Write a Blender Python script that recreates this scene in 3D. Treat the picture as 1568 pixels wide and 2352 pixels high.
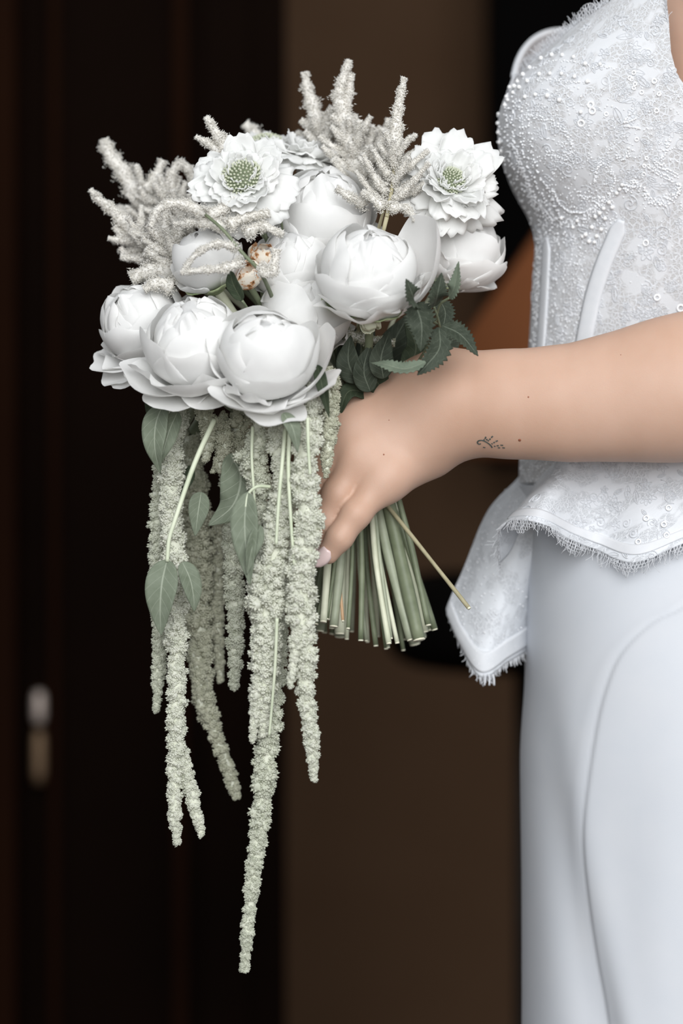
import bpy, math, random
import numpy as np
from mathutils import Vector
from mathutils.bvhtree import BVHTree

for o in list(bpy.data.objects):
    bpy.data.objects.remove(o)
SC = bpy.context.scene
COL = SC.collection
PI = math.pi

# ---------------------------------------------------------------- camera, world, light, exposure
CAM_D, PXM, CAM_Z = 1.5, 0.00025, 1.08       # camera distance to the bouquet, metres per pixel there, height
cam_data = bpy.data.cameras.new('camera')
cam_data.sensor_fit = 'VERTICAL'
cam_data.sensor_height = 36.0
cam_data.lens = 36.0 * CAM_D / (2352 * PXM)
cam_data.clip_start = 0.05
cam_data.dof.use_dof = True
cam_data.dof.focus_distance = CAM_D - 0.02
cam_data.dof.aperture_fstop = 3.8
cam = bpy.data.objects.new('camera', cam_data)
cam.location = (0, -CAM_D, CAM_Z)
cam.rotation_euler = (PI / 2, 0, 0)
COL.objects.link(cam)
SC.camera = cam

world = bpy.data.worlds.new('room_ambient')
SC.world = world
world.use_nodes = True
world.node_tree.nodes['Background'].inputs['Color'].default_value = (0.93, 0.965, 1.0, 1)
world.node_tree.nodes['Background'].inputs['Strength'].default_value = 0.46

def area_light(name, loc, target, sx, sy, energy, color):
    l = bpy.data.lights.new(name, 'AREA')
    l.shape = 'RECTANGLE'
    l.size, l.size_y, l.energy, l.color = sx, sy, energy, color
    o = bpy.data.objects.new(name, l)
    o.location = loc
    o.rotation_euler = (Vector(target) - Vector(loc)).to_track_quat('-Z', 'Y').to_euler()
    COL.objects.link(o)
    return o
area_light('window_daylight', (0.35, -2.8, 2.05), (0.0, 0.0, 1.1), 2.5, 2.3, 116, (0.98, 0.99, 1.0))

SC.cycles.max_bounces = 16
SC.cycles.diffuse_bounces = 10
SC.cycles.transmission_bounces = 12
vs = SC.view_settings
vs.view_transform = 'Standard'
vs.look = 'None'
vs.exposure = 0.0
vs.gamma = 1.0
vs.use_curve_mapping = False

# ---------------------------------------------------------------- helpers
def P(px, py, d=0.0):
    k = PXM * (CAM_D + d) / CAM_D
    return np.array([(px - 784) * k, d, CAM_Z - (py - 1176) * k])

def unit(v):
    v = np.asarray(v, float)
    return v / (np.linalg.norm(v) + 1e-12)

def empty(name, loc, label, cat, group=None):
    o = bpy.data.objects.new(name, None)
    o.empty_display_size = 0.02
    o.location = Vector([float(c) for c in loc])
    o['label'] = label
    o['category'] = cat
    if group:
        o['group'] = group
    COL.objects.link(o)
    return o

def root_of(o):
    while o.parent:
        o = o.parent
    return np.array(o.location)

def mesh_data(name, V, F, mat=None, smooth=True, uv=None):
    """V (n,3), F (m,k) array or list of faces, uv (n,2) per vertex"""
    me = bpy.data.meshes.new(name)
    V = np.asarray(V, np.float32)
    if isinstance(F, np.ndarray):
        m, k = F.shape
        me.vertices.add(len(V))
        me.vertices.foreach_set('co', V.ravel())
        me.loops.add(m * k)
        me.loops.foreach_set('vertex_index', F.astype(np.int32).ravel())
        me.polygons.add(m)
        me.polygons.foreach_set('loop_start', np.arange(0, m * k, k, dtype=np.int32))
        me.polygons.foreach_set('loop_total', np.full(m, k, np.int32))
        me.update(calc_edges=True)
        me.validate()
    else:
        me.from_pydata([tuple(v) for v in V.tolist()], [], F)
        me.update()
    if smooth:
        me.polygons.foreach_set('use_smooth', np.ones(len(me.polygons), bool))
    if uv is not None:
        lay = me.uv_layers.new(name='UVMap')
        idx = np.zeros(len(me.loops), np.int32)
        me.loops.foreach_get('vertex_index', idx)
        lay.data.foreach_set('uv', np.asarray(uv, np.float32)[idx].ravel())
    if mat is not None:
        me.materials.append(mat)
    return me

def link(name, me, parent=None, loc=None, kind=None, label=None):
    o = bpy.data.objects.new(name, me)
    COL.objects.link(o)
    if parent is not None:
        o.parent = parent
    if loc is not None:
        o.location = Vector([float(c) for c in loc])
    if kind:
        o['kind'] = kind
    if label:
        o['label'] = label
    return o

def part(name, V, F, mat, parent, smooth=True, uv=None, kind=None, label=None):
    """mesh given in world coordinates, stored relative to its root thing"""
    V = np.asarray(V, float) - (root_of(parent) if parent is not None else 0)
    return link(name, mesh_data(name, V, F, mat, smooth, uv), parent, None, kind, label)

def grid_faces(n, m, off=0, closed_u=False):
    """grid of n rows x m columns, index = i*m+j"""
    i = np.arange(n - 1)[:, None]
    j = np.arange(m if closed_u else m - 1)[None, :]
    j2 = (j + 1) % m
    a = i * m + j
    b = i * m + j2
    c = (i + 1) * m + j2
    d = (i + 1) * m + j
    return np.stack([a, b, c, d], -1).reshape(-1, 4) + off

def grid_normals(G):
    du = np.gradient(G, axis=1)
    dv = np.gradient(G, axis=0)
    n = np.cross(du, dv)
    return n / (np.linalg.norm(n, axis=-1, keepdims=True) + 1e-12)

def sheet(G, thick, uvs=None, taper=False):
    """closed thin shell from a grid of points"""
    n, m = G.shape[:2]
    N = grid_normals(G)
    tk = np.full((n, m, 1), thick / 2)
    if taper:
        tk[0], tk[-1], tk[:, 0], tk[:, -1] = (thick * .12,) * 4
    top = (G + N * tk).reshape(-1, 3)
    bot = (G - N * tk).reshape(-1, 3)
    F = grid_faces(n, m)
    Fb = F[:, ::-1] + n * m
    loop = [(0, j) for j in range(m)] + [(i, m - 1) for i in range(1, n)] + [(n - 1, j) for j in range(m - 2, -1, -1)] + [(i, 0) for i in range(n - 2, 0, -1)]
    L = np.array([i * m + j for i, j in loop])
    L2 = np.roll(L, -1)
    rim = np.stack([L2, L, L + n * m, L2 + n * m], -1)
    if taper:
        rim = rim[:0]
    V = np.concatenate([top, bot])
    if uvs is None:
        uu, vv = np.meshgrid(np.linspace(0, 1, m), np.linspace(0, 1, n))
        uvs = np.stack([uu, vv], -1)
    U = uvs.reshape(-1, 2)
    return V, np.concatenate([F, Fb, rim]), np.concatenate([U, U])

def catmull(pts, n):
    pts = np.asarray(pts, float)
    if len(pts) == 2:
        t = np.linspace(0, 1, n)[:, None]
        return pts[0] * (1 - t) + pts[1] * t
    seg = np.linalg.norm(np.diff(pts, axis=0), axis=1)
    T = np.concatenate([[0], np.cumsum(np.sqrt(np.maximum(seg, 1e-9)))])
    m = np.zeros_like(pts)
    for i in range(len(pts)):
        a, b = max(i - 1, 0), min(i + 1, len(pts) - 1)
        m[i] = (pts[b] - pts[a]) / (T[b] - T[a])
    t = np.linspace(0, T[-1], n)
    k = np.clip(np.searchsorted(T, t, side='right') - 1, 0, len(pts) - 2)
    h = (T[k + 1] - T[k])[:, None]
    s = ((t - T[k])[:, None]) / h
    return ((2 * s**3 - 3 * s**2 + 1) * pts[k] + (s**3 - 2 * s**2 + s) * h * m[k]
            + (-2 * s**3 + 3 * s**2) * pts[k + 1] + (s**3 - s**2) * h * m[k + 1])

def frames(C):
    T = np.gradient(C, axis=0)
    T /= np.linalg.norm(T, axis=1, keepdims=True) + 1e-12
    up = np.array([0, 1.0, 0]) if abs(T[0][1]) < 0.9 else np.array([1.0, 0, 0])
    A = np.zeros_like(C)
    a = unit(np.cross(T[0], up))
    for i in range(len(C)):
        a = unit(a - T[i] * np.dot(a, T[i]))
        A[i] = a
    B = np.cross(T, A)
    return T, A, B

def tube(C, r, sides=8):
    C = np.asarray(C, float)
    r = np.broadcast_to(np.asarray(r, float), (len(C),))
    T, A, B = frames(C)
    t = np.arange(sides) * 2 * PI / sides
    ring = np.cos(t)[None, :, None] * A[:, None] + np.sin(t)[None, :, None] * B[:, None]
    V = (C[:, None] + ring * r[:, None, None]).reshape(-1, 3)
    F = grid_faces(len(C), sides, closed_u=True)
    V = np.concatenate([V, C[:1], C[-1:]])
    n = len(C) * sides
    j = np.arange(sides)
    j2 = (j + 1) % sides
    c0 = np.stack([j2, j, np.full(sides, n), np.full(sides, n)], -1)
    c1 = np.stack([j + n - sides, j2 + n - sides, np.full(sides, n + 1), np.full(sides, n + 1)], -1)
    F = [tuple(f) for f in F.tolist()] + [tuple(f[:3]) for f in c0.tolist()] + [tuple(f[:3]) for f in c1.tolist()]
    return V, F

def merge(parts_):
    V, F, off = [], [], 0
    for v, f in parts_:
        V.append(np.asarray(v))
        f = f.tolist() if isinstance(f, np.ndarray) else f
        F += [tuple(i + off for i in q) for q in f]
        off += len(v)
    return np.concatenate(V), F

OCT_V = np.array([[1, 0, 0], [0, 1, 0], [-1, 0, 0], [0, -1, 0], [0, 0, 1], [0, 0, -1]], float)
TET_V = np.array([[1, 0, -.5], [-.5, .87, -.5], [-.5, -.87, -.5], [0, 0, 1]], float)
TET_F = np.array([[0, 1, 3], [1, 2, 3], [2, 0, 3], [1, 0, 2]])
OCT_F = np.array([[0, 1, 4], [1, 2, 4], [2, 3, 4], [3, 0, 4], [1, 0, 5], [2, 1, 5], [3, 2, 5], [0, 3, 5]])
_g = (1 + 5 ** .5) / 2
ICO_V = np.array([[-1, _g, 0], [1, _g, 0], [-1, -_g, 0], [1, -_g, 0], [0, -1, _g], [0, 1, _g], [0, -1, -_g], [0, 1, -_g], [_g, 0, -1], [_g, 0, 1], [-_g, 0, -1], [-_g, 0, 1]]) / math.sqrt(1 + _g * _g)
ICO_F = np.array([[0, 11, 5], [0, 5, 1], [0, 1, 7], [0, 7, 10], [0, 10, 11], [1, 5, 9], [5, 11, 4], [11, 10, 2], [10, 7, 6], [7, 1, 8], [3, 9, 4], [3, 4, 2], [3, 2, 6], [3, 6, 8], [3, 8, 9], [4, 9, 5], [2, 4, 11], [6, 2, 10], [8, 6, 7], [9, 8, 1]])

def spindles(pos, dirs, r, l, TV=OCT_V, TF=OCT_F):
    """many small bodies of template TV, stretched along dirs (length half l, radius r)"""
    pos = np.asarray(pos, float)
    Z = dirs / (np.linalg.norm(dirs, axis=1, keepdims=True) + 1e-12)
    ref = np.where(np.abs(Z[:, 2:3]) < 0.9, np.array([[0, 0, 1.0]]), np.array([[1.0, 0, 0]]))
    X = np.cross(ref, Z)
    X /= np.linalg.norm(X, axis=1, keepdims=True) + 1e-12
    Y = np.cross(Z, X)
    r = np.broadcast_to(np.asarray(r, float), (len(pos),))[:, None, None]
    l = np.broadcast_to(np.asarray(l, float), (len(pos),))[:, None, None]
    V = pos[:, None] + X[:, None] * TV[None, :, 0:1] * r + Y[:, None] * TV[None, :, 1:2] * r + Z[:, None] * TV[None, :, 2:3] * l
    F = TF[None] + (np.arange(len(pos)) * len(TV))[:, None, None]
    return V.reshape(-1, 3), F.reshape(-1, TF.shape[1])

def sphere_mesh(r=1.0, nu=12, nv=8):
    V, F = [], []
    for i in range(nv + 1):
        a = PI * i / nv
        for j in range(nu):
            b = 2 * PI * j / nu
            V.append((r * math.sin(a) * math.cos(b), r * math.sin(a) * math.sin(b), r * math.cos(a)))
    return np.array(V), grid_faces(nv + 1, nu, closed_u=True)

# ---------------------------------------------------------------- materials
class NT:
    def __init__(self, name):
        self.m = bpy.data.materials.new(name)
        self.m.use_nodes = True
        self.t = self.m.node_tree
        self.b = self.t.nodes['Principled BSDF']
        self.out = self.t.nodes['Material Output']
    def n(self, typ, **kw):
        nd = self.t.nodes.new(typ)
        for k, v in kw.items():
            if k.startswith('i_'):
                nd.inputs[k[2:].replace('_', ' ')].default_value = v
            else:
                setattr(nd, k, v)
        return nd
    def l(self, a, b):
        self.t.links.new(a, b)
    def coord(self, kind='Object'):
        return self.n('ShaderNodeTexCoord').outputs[kind]
    def noise(self, scale, co=None, detail=3.0, rough=0.55):
        nd = self.n('ShaderNodeTexNoise')
        nd.inputs['Scale'].default_value = scale
        nd.inputs['Detail'].default_value = detail
        nd.inputs['Roughness'].default_value = rough
        self.l(co if co is not None else self.coord(), nd.inputs['Vector'])
        return nd.outputs['Fac']
    def ramp(self, fac, stops):
        nd = self.n('ShaderNodeValToRGB')
        el = nd.color_ramp.elements
        while len(el) < len(stops):
            el.new(0.5)
        for e, (p, c) in zip(el, stops):
            e.position = p
            e.color = (*c, 1) if len(c) == 3 else c
        self.l(fac, nd.inputs['Fac'])
        return nd.outputs['Color']
    def math(self, op, a, b=None, clamp=False):
        nd = self.n('ShaderNodeMath', operation=op)
        nd.use_clamp = clamp
        for k, v in ((0, a), (1, b)):
            if v is None:
                continue
            if isinstance(v, (int, float)):
                nd.inputs[k].default_value = v
            else:
                self.l(v, nd.inputs[k])
        return nd.outputs[0]
    def mixc(self, fac, a, b):
        nd = self.n('ShaderNodeMix', data_type='RGBA')
        for sock, v in ((nd.inputs[0], fac), (nd.inputs[6], a), (nd.inputs[7], b)):
            if isinstance(v, tuple):
                sock.default_value = (*v, 1)
            elif isinstance(v, (int, float)):
                sock.default_value = v
            else:
                self.l(v, sock)
        return nd.outputs[2]
    def bump(self, h, strength=0.3, dist=0.001):
        nd = self.n('ShaderNodeBump')
        nd.inputs['Strength'].default_value = strength
        nd.inputs['Distance'].default_value = dist
        self.l(h, nd.inputs['Height'])
        self.l(nd.outputs[0], self.b.inputs['Normal'])
    def base(self, c):
        if isinstance(c, tuple):
            self.b.inputs['Base Color'].default_value = (*c, 1)
        else:
            self.l(c, self.b.inputs['Base Color'])
    def set(self, **kw):
        for k, v in kw.items():
            self.b.inputs[k.replace('_', ' ')].default_value = v
        return self
    def translucent(self, fac, c):
        tr = self.n('ShaderNodeBsdfTranslucent')
        if isinstance(c, tuple):
            tr.inputs['Color'].default_value = (*c, 1)
        else:
            self.l(c, tr.inputs['Color'])
        mx = self.n('ShaderNodeMixShader')
        mx.inputs[0].default_value = fac
        self.l(self.b.outputs[0], mx.inputs[1])
        self.l(tr.outputs[0], mx.inputs[2])
        self.l(mx.outputs[0], self.out.inputs['Surface'])

def mottled(name, c1, c2, scale, rough=0.6, bump=0.0, bscale=None, trans=0.0, spec=0.4):
    t = NT(name)
    f = t.noise(scale)
    c = t.ramp(f, [(0.3, c1), (0.7, c2)])
    t.base(c)
    t.set(Roughness=rough)
    t.b.inputs['Specular IOR Level'].default_value = spec
    if bump:
        t.bump(t.noise(bscale or scale * 3), bump)
    if trans:
        t.translucent(trans, c)
    return t.m

def petal_material(name, c1, c2):
    t = NT(name)
    uv = t.coord('UV')
    mp = t.n('ShaderNodeMapping')
    mp.inputs['Scale'].default_value = (26, 2.0, 1)
    t.l(uv, mp.inputs['Vector'])
    streak = t.noise(1.0, mp.outputs[0], 3.0)
    big = t.noise(70)
    c = t.ramp(big, [(0.3, c1), (0.75, c2)])
    t.base(c)
    t.set(Roughness=0.6)
    t.b.inputs['Specular IOR Level'].default_value = 0.2
    t.bump(streak, 0.16, 0.0008)
    t.translucent(0.42, (0.95, 0.945, 0.93))
    return t.m

def leaf_material(name, dark, light, vein, veins=7.0):
    t = NT(name)
    sep = t.n('ShaderNodeSeparateXYZ')
    t.l(t.coord('UV'), sep.inputs[0])
    au = t.math('ABSOLUTE', t.math('MULTIPLY', t.math('SUBTRACT', sep.outputs[0], 0.5), 2.0))
    mid = t.math('LESS_THAN', au, 0.05)
    k = t.math('MULTIPLY', t.math('SUBTRACT', sep.outputs[1], t.math('MULTIPLY', au, 0.22)), veins)
    fr = t.math('ABSOLUTE', t.math('SUBTRACT', t.math('FRACT', k), 0.5))
    side = t.math('SUBTRACT', 1.0, t.math('MULTIPLY', fr, 14.0), True)
    vn = t.math('MAXIMUM', mid, t.math('MULTIPLY', side, 0.55))
    f = t.noise(160)
    c = t.ramp(f, [(0.25, dark), (0.75, light)])
    c2 = t.mixc(t.math('MULTIPLY', vn, 0.75), c, vein)
    t.base(c2)
    t.set(Roughness=0.62)
    t.b.inputs['Specular IOR Level'].default_value = 0.15
    t.bump(t.math('MULTIPLY', vn, -1.0), 0.35, 0.0006)
    t.translucent(0.15, c2)
    return t.m

M = {}
M['peony'] = petal_material('peony_petal', (0.90, 0.90, 0.895), (0.95, 0.95, 0.945))
M['scab'] = petal_material('scabiosa_petal', (0.88, 0.89, 0.88), (0.94, 0.94, 0.93))
M['scab_disc'] = mottled('scabiosa_disc', (0.09, 0.115, 0.06), (0.17, 0.20, 0.12), 500, 0.6)
M['scab_bob'] = mottled('scabiosa_bobble', (0.40, 0.43, 0.31), (0.62, 0.64, 0.51), 700, 0.55)
M['astilbe'] = mottled('astilbe_floret', (0.92, 0.895, 0.835), (0.975, 0.96, 0.92), 420, 0.7, trans=0.3)
M['astilbe_stem'] = mottled('astilbe_stem', (0.30, 0.27, 0.16), (0.44, 0.40, 0.26), 120, 0.6)
M['amaranth'] = mottled('amaranthus_floret', (0.57, 0.595, 0.475), (0.77, 0.785, 0.675), 380, 0.75, trans=0.3)
M['amaranth_pale'] = mottled('amaranthus_floret_pale', (0.68, 0.70, 0.585), (0.86, 0.865, 0.775), 380, 0.75, trans=0.3)
M['amaranth_dark'] = mottled('amaranthus_floret_dark', (0.46, 0.47, 0.35), (0.66, 0.66, 0.53), 380, 0.75, trans=0.2)
M['amaranth_core'] = mottled('amaranthus_core', (0.58, 0.60, 0.49), (0.70, 0.715, 0.60), 300, 0.8)
M['amaranth_stem'] = mottled('amaranthus_stem', (0.52, 0.58, 0.42), (0.68, 0.72, 0.56), 60, 0.5)
M['stem'] = mottled('cut_stem_sage', (0.26, 0.29, 0.205), (0.41, 0.44, 0.33), 55, 0.5, 0.1)
M['stem_pale'] = mottled('cut_stem_pale', (0.50, 0.53, 0.38), (0.70, 0.71, 0.56), 55, 0.5, 0.1)
M['stem_dark'] = mottled('cut_stem_dark', (0.12, 0.145, 0.085), (0.22, 0.25, 0.16), 55, 0.5, 0.1)
M['stem_brown'] = mottled('cut_stem_brown', (0.45, 0.28, 0.15), (0.62, 0.42, 0.26), 80, 0.6)
M['stem_cut'] = mottled('stem_cut_face', (0.72, 0.70, 0.55), (0.8, 0.78, 0.62), 300, 0.7)
M['leaf'] = leaf_material('amaranthus_leaf', (0.155, 0.185, 0.13), (0.225, 0.26, 0.195), (0.40, 0.44, 0.35))
M['leaf_dark'] = leaf_material('bramble_leaf', (0.034, 0.044, 0.030), (0.075, 0.09, 0.066), (0.17, 0.195, 0.15), 8.0)
M['leaf_mid'] = leaf_material('peony_leaf', (0.03, 0.042, 0.024), (0.06, 0.08, 0.048), (0.12, 0.14, 0.09), 6.0)
M['leaf_sage'] = leaf_material('bramble_leaf_underside', (0.13, 0.165, 0.12), (0.19, 0.23, 0.17), (0.27, 0.30, 0.23), 8.0)
M['sepal'] = mottled('sepal_green', (0.22, 0.28, 0.14), (0.42, 0.46, 0.28), 150, 0.6)
M['red_leaf'] = leaf_material('red_autumn_leaf', (0.36, 0.06, 0.02), (0.5, 0.12, 0.05), (0.5, 0.2, 0.1))
def bud_mat():
    t = NT('browned_bud_petal')
    f = t.noise(230, None, 4.0)
    t.base(t.ramp(f, [(0.36, (0.12, 0.05, 0.02)), (0.44, (0.55, 0.26, 0.1)), (0.52, (0.82, 0.74, 0.62)), (0.8, (0.86, 0.82, 0.74))]))
    t.set(Roughness=0.65)
    return t.m
M['bud'] = bud_mat()
def skin_mat():
    t = NT('fair_skin')
    a = t.noise(14, None, 4.0)
    b = t.noise(900, None, 2.0)
    c = t.ramp(a, [(0.3, (0.50, 0.312, 0.22)), (0.7, (0.59, 0.395, 0.30))])
    c = t.mixc(t.math('MULTIPLY', b, 0.12), c, (0.5, 0.24, 0.16))
    t.base(c)
    t.set(Roughness=0.5)
    t.b.inputs['Specular IOR Level'].default_value = 0.35
    t.b.inputs['Subsurface Weight'].default_value = 0.18
    t.b.inputs['Subsurface Radius'].default_value = (1.0, 0.35, 0.2)
    t.b.inputs['Subsurface Scale'].default_value = 0.004
    t.bump(t.noise(1500, None, 2.0), 0.12, 0.0004)
    return t.m
M['skin'] = skin_mat()
M['nail'] = mottled('nail_polish_pink', (0.80, 0.62, 0.60), (0.84, 0.67, 0.65), 60, 0.18)
M['ink'] = mottled('tattoo_ink', (0.07, 0.08, 0.07), (0.12, 0.13, 0.12), 300, 0.6)
M['mole'] = mottled('mole', (0.24, 0.08, 0.04), (0.32, 0.12, 0.07), 600, 0.6)

def lace_mat(name, thread, ground, cover):
    t = NT(name)
    uv = t.coord('UV')
    w = t.n('ShaderNodeVectorMath', operation='ADD')
    nz = t.n('ShaderNodeTexNoise')
    nz.inputs['Scale'].default_value = 160
    t.l(uv, nz.inputs['Vector'])
    sc = t.n('ShaderNodeVectorMath', operation='SCALE')
    sc.inputs['Scale'].default_value = 0.004
    t.l(nz.outputs['Color'], sc.inputs[0])
    t.l(uv, w.inputs[0])
    t.l(sc.outputs[0], w.inputs[1])
    def vor(scale, vec, edge0, edge1):
        v = t.n('ShaderNodeTexVoronoi', feature='DISTANCE_TO_EDGE')
        v.voronoi_dimensions = '2D'
        v.inputs['Scale'].default_value = scale
        t.l(vec, v.inputs['Vector'])
        mr = t.n('ShaderNodeMapRange')
        mr.inputs['From Min'].default_value = edge0
        mr.inputs['From Max'].default_value = edge1
        mr.inputs['To Min'].default_value = 1.0
        mr.inputs['To Max'].default_value = 0.0
        t.l(v.outputs['Distance'], mr.inputs['Value'])
        return mr.outputs[0]
    big = t.math('MULTIPLY', vor(210, w.outputs[0], 0.03, 0.09), 0.8)
    mid = vor(330, w.outputs[0], 0.05, 0.14)
    net = vor(900, uv, 0.08, 0.22)
    reg = t.n('ShaderNodeTexNoise')
    reg.inputs['Scale'].default_value = 75
    t.l(w.outputs[0], reg.inputs['Vector'])
    dense = t.ramp(reg.outputs['Fac'], [(0.5 - cover, (0, 0, 0)), (0.58 - cover, (1, 1, 1))])
    cords = t.math('MAXIMUM', big, t.math('MULTIPLY', mid, t.math('SUBTRACT', 1.0, dense)))
    cloth = t.math('MULTIPLY', dense, 0.72)
    h = t.math('MAXIMUM', t.math('MAXIMUM', cords, cloth), t.math('MULTIPLY', net, 0.55))
    t.base(t.mixc(h, ground, thread))
    t.set(Roughness=0.65)
    t.b.inputs['Specular IOR Level'].default_value = 0.3
    t.b.inputs['Sheen Weight'].default_value = 0.1
    t.bump(h, 0.6, 0.0006)
    return t.m
M['lace'] = lace_mat('corset_lace', (0.70, 0.72, 0.75), (0.50, 0.49, 0.485), 0.02)
M['lace_white'] = lace_mat('peplum_lace', (0.73, 0.755, 0.79), (0.56, 0.58, 0.61), 0.05)
M['crepe'] = mottled('ivory_crepe', (0.555, 0.58, 0.62), (0.58, 0.60, 0.635), 30, 0.5, 0.04, 1800, spec=0.3)
M['satin'] = mottled('white_satin_tape', (0.67, 0.69, 0.72), (0.71, 0.725, 0.75), 200, 0.6, spec=0.2)
M['thread'] = mottled('white_thread', (0.78, 0.80, 0.83), (0.84, 0.855, 0.88), 900, 0.6, trans=0.2)
M['pearl'] = mottled('pearl_bead', (0.80, 0.80, 0.80), (0.88, 0.88, 0.87), 800, 0.12, spec=0.8)
M['glass_bead'] = mottled('clear_glass_bead', (0.80, 0.82, 0.85), (0.92, 0.93, 0.94), 1500, 0.08, spec=1.0)
M['sequin'] = mottled('white_sequin', (0.9, 0.91, 0.92), (0.94, 0.95, 0.96), 800, 0.15, spec=0.9)
def wall_mat(name, c1, c2, rough=0.8):
    t = NT(name)
    t.base(t.ramp(t.noise(3.0, None, 5.0), [(0.3, c1), (0.7, c2)]))
    t.set(Roughness=rough)
    t.b.inputs['Specular IOR Level'].default_value = 0.03
    t.bump(t.noise(60, None, 4.0), 0.1, 0.002)
    return t.m
M['plaster'] = wall_mat('brown_plaster', (0.082, 0.046, 0.026), (0.098, 0.057, 0.033))
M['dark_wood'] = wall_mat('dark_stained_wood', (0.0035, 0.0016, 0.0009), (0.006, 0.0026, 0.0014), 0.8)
M['dark_trim'] = wall_mat('dark_red_wood', (0.009, 0.003, 0.0012), (0.013, 0.0045, 0.0018), 0.8)
M['gap_shade'] = wall_mat('doorway_shade_black', (0.0015, 0.0014, 0.0013), (0.0025, 0.002, 0.002), 0.9)  # near-black colour painted in for the doorway's shade
M['floor'] = wall_mat('dark_floorboard', (0.05, 0.03, 0.02), (0.07, 0.042, 0.028), 0.5)
M['tan_leather'] = wall_mat('tan_leather', (0.19, 0.066, 0.026), (0.23, 0.084, 0.034), 0.55)
M['black_leather'] = wall_mat('black_leather', (0.002, 0.0017, 0.0014), (0.0035, 0.003, 0.0025), 0.6)
def metal(name, c, r):
    t = NT(name)
    t.base(t.ramp(t.noise(80), [(0.3, tuple(x * .85 for x in c)), (0.7, c)]))
    t.set(Metallic=0.6, Roughness=r)
    return t.m
M['hinge'] = metal('worn_nickel', (0.62, 0.52, 0.46), 0.5)
M['hinge_dull'] = metal('dull_brass', (0.26, 0.17, 0.10), 0.55)
M['black_metal'] = metal('black_metal', (0.02, 0.02, 0.02), 0.4)

# ---------------------------------------------------------------- the room behind
def box_vf(x0, x1, y0, y1, z0, z1):
    V = np.array([[x, y, z] for x in (x0, x1) for y in (y0, y1) for z in (z0, z1)], float)
    F = [(0, 1, 3, 2), (4, 6, 7, 5), (0, 4, 5, 1), (2, 3, 7, 6), (0, 2, 6, 4), (1, 5, 7, 3)]
    return V, F
def structure(name, parts_, mat, parent=None):
    V, F = merge(parts_)
    o = link(name, mesh_data(name, V, F, mat, False), parent)
    if parent is None:
        o['kind'] = 'structure'
    return o
structure('floor', [box_vf(-3.5, 3.5, -4.0, 2.7, -0.05, 0.0)], M['floor'])
structure('wall_back', [box_vf(-3.5, 3.5, 2.6, 2.75, 0.0, 3.0)], M['plaster'])
bx = lambda px, d: P(px, 0, d)[0]
# dark door leaf standing open in front of the back wall, with frame boards and a hinge
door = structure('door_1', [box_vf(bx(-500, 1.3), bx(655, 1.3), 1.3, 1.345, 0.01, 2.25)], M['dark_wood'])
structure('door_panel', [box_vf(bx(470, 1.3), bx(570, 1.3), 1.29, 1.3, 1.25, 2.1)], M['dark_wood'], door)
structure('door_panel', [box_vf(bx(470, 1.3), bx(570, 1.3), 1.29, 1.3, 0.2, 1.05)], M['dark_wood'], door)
structure('door_moulding', [box_vf(bx(400, 1.3), bx(432, 1.3), 1.282, 1.3, 0.05, 2.2)], M['dark_trim'], door)
structure('door_moulding', [box_vf(bx(118, 1.3), bx(140, 1.3), 1.282, 1.3, 0.05, 2.2)], M['dark_trim'], door)
structure('trim_1', [box_vf(bx(-60, 1.24), bx(34, 1.24), 1.24, 1.3, 0.0, 2.4)], M['dark_trim'])
hz = lambda py: P(0, py, 1.27)[2]
hg = empty('door_hinge', P(88, 1690, 1.27), 'small worn metal hinge on the dark door edge at far left', 'hinge')
hr = root_of(hg)
for y0, y1, nm, mt in ((1588, 1664, 'knuckle', 'hinge'), (1678, 1800, 'knuckle', 'hinge_dull')):
    z0, z1 = hz(y1), hz(y0)
    c = np.array([[P(88, 0, 1.27)[0], 1.275, z] for z in np.linspace(z0, z1, 6)])
    V, F = tube(c, [.0045, .0068, .007, .007, .0068, .0045], 12)
    part(nm, V, F, M[mt], hg)
V, F = box_vf(P(70, 0, 1.27)[0], P(106, 0, 1.27)[0], 1.28, 1.3, hz(1805), hz(1580))
part('plate', V, F, M['dark_trim'], hg, False)
# solid block, its black standing in for shade inside the doorway at upper right
structure('door_2', [box_vf(bx(1130, 2.3), bx(2600, 2.3), 2.3, 2.5, 1.15, 2.6)], M['gap_shade'])

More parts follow.
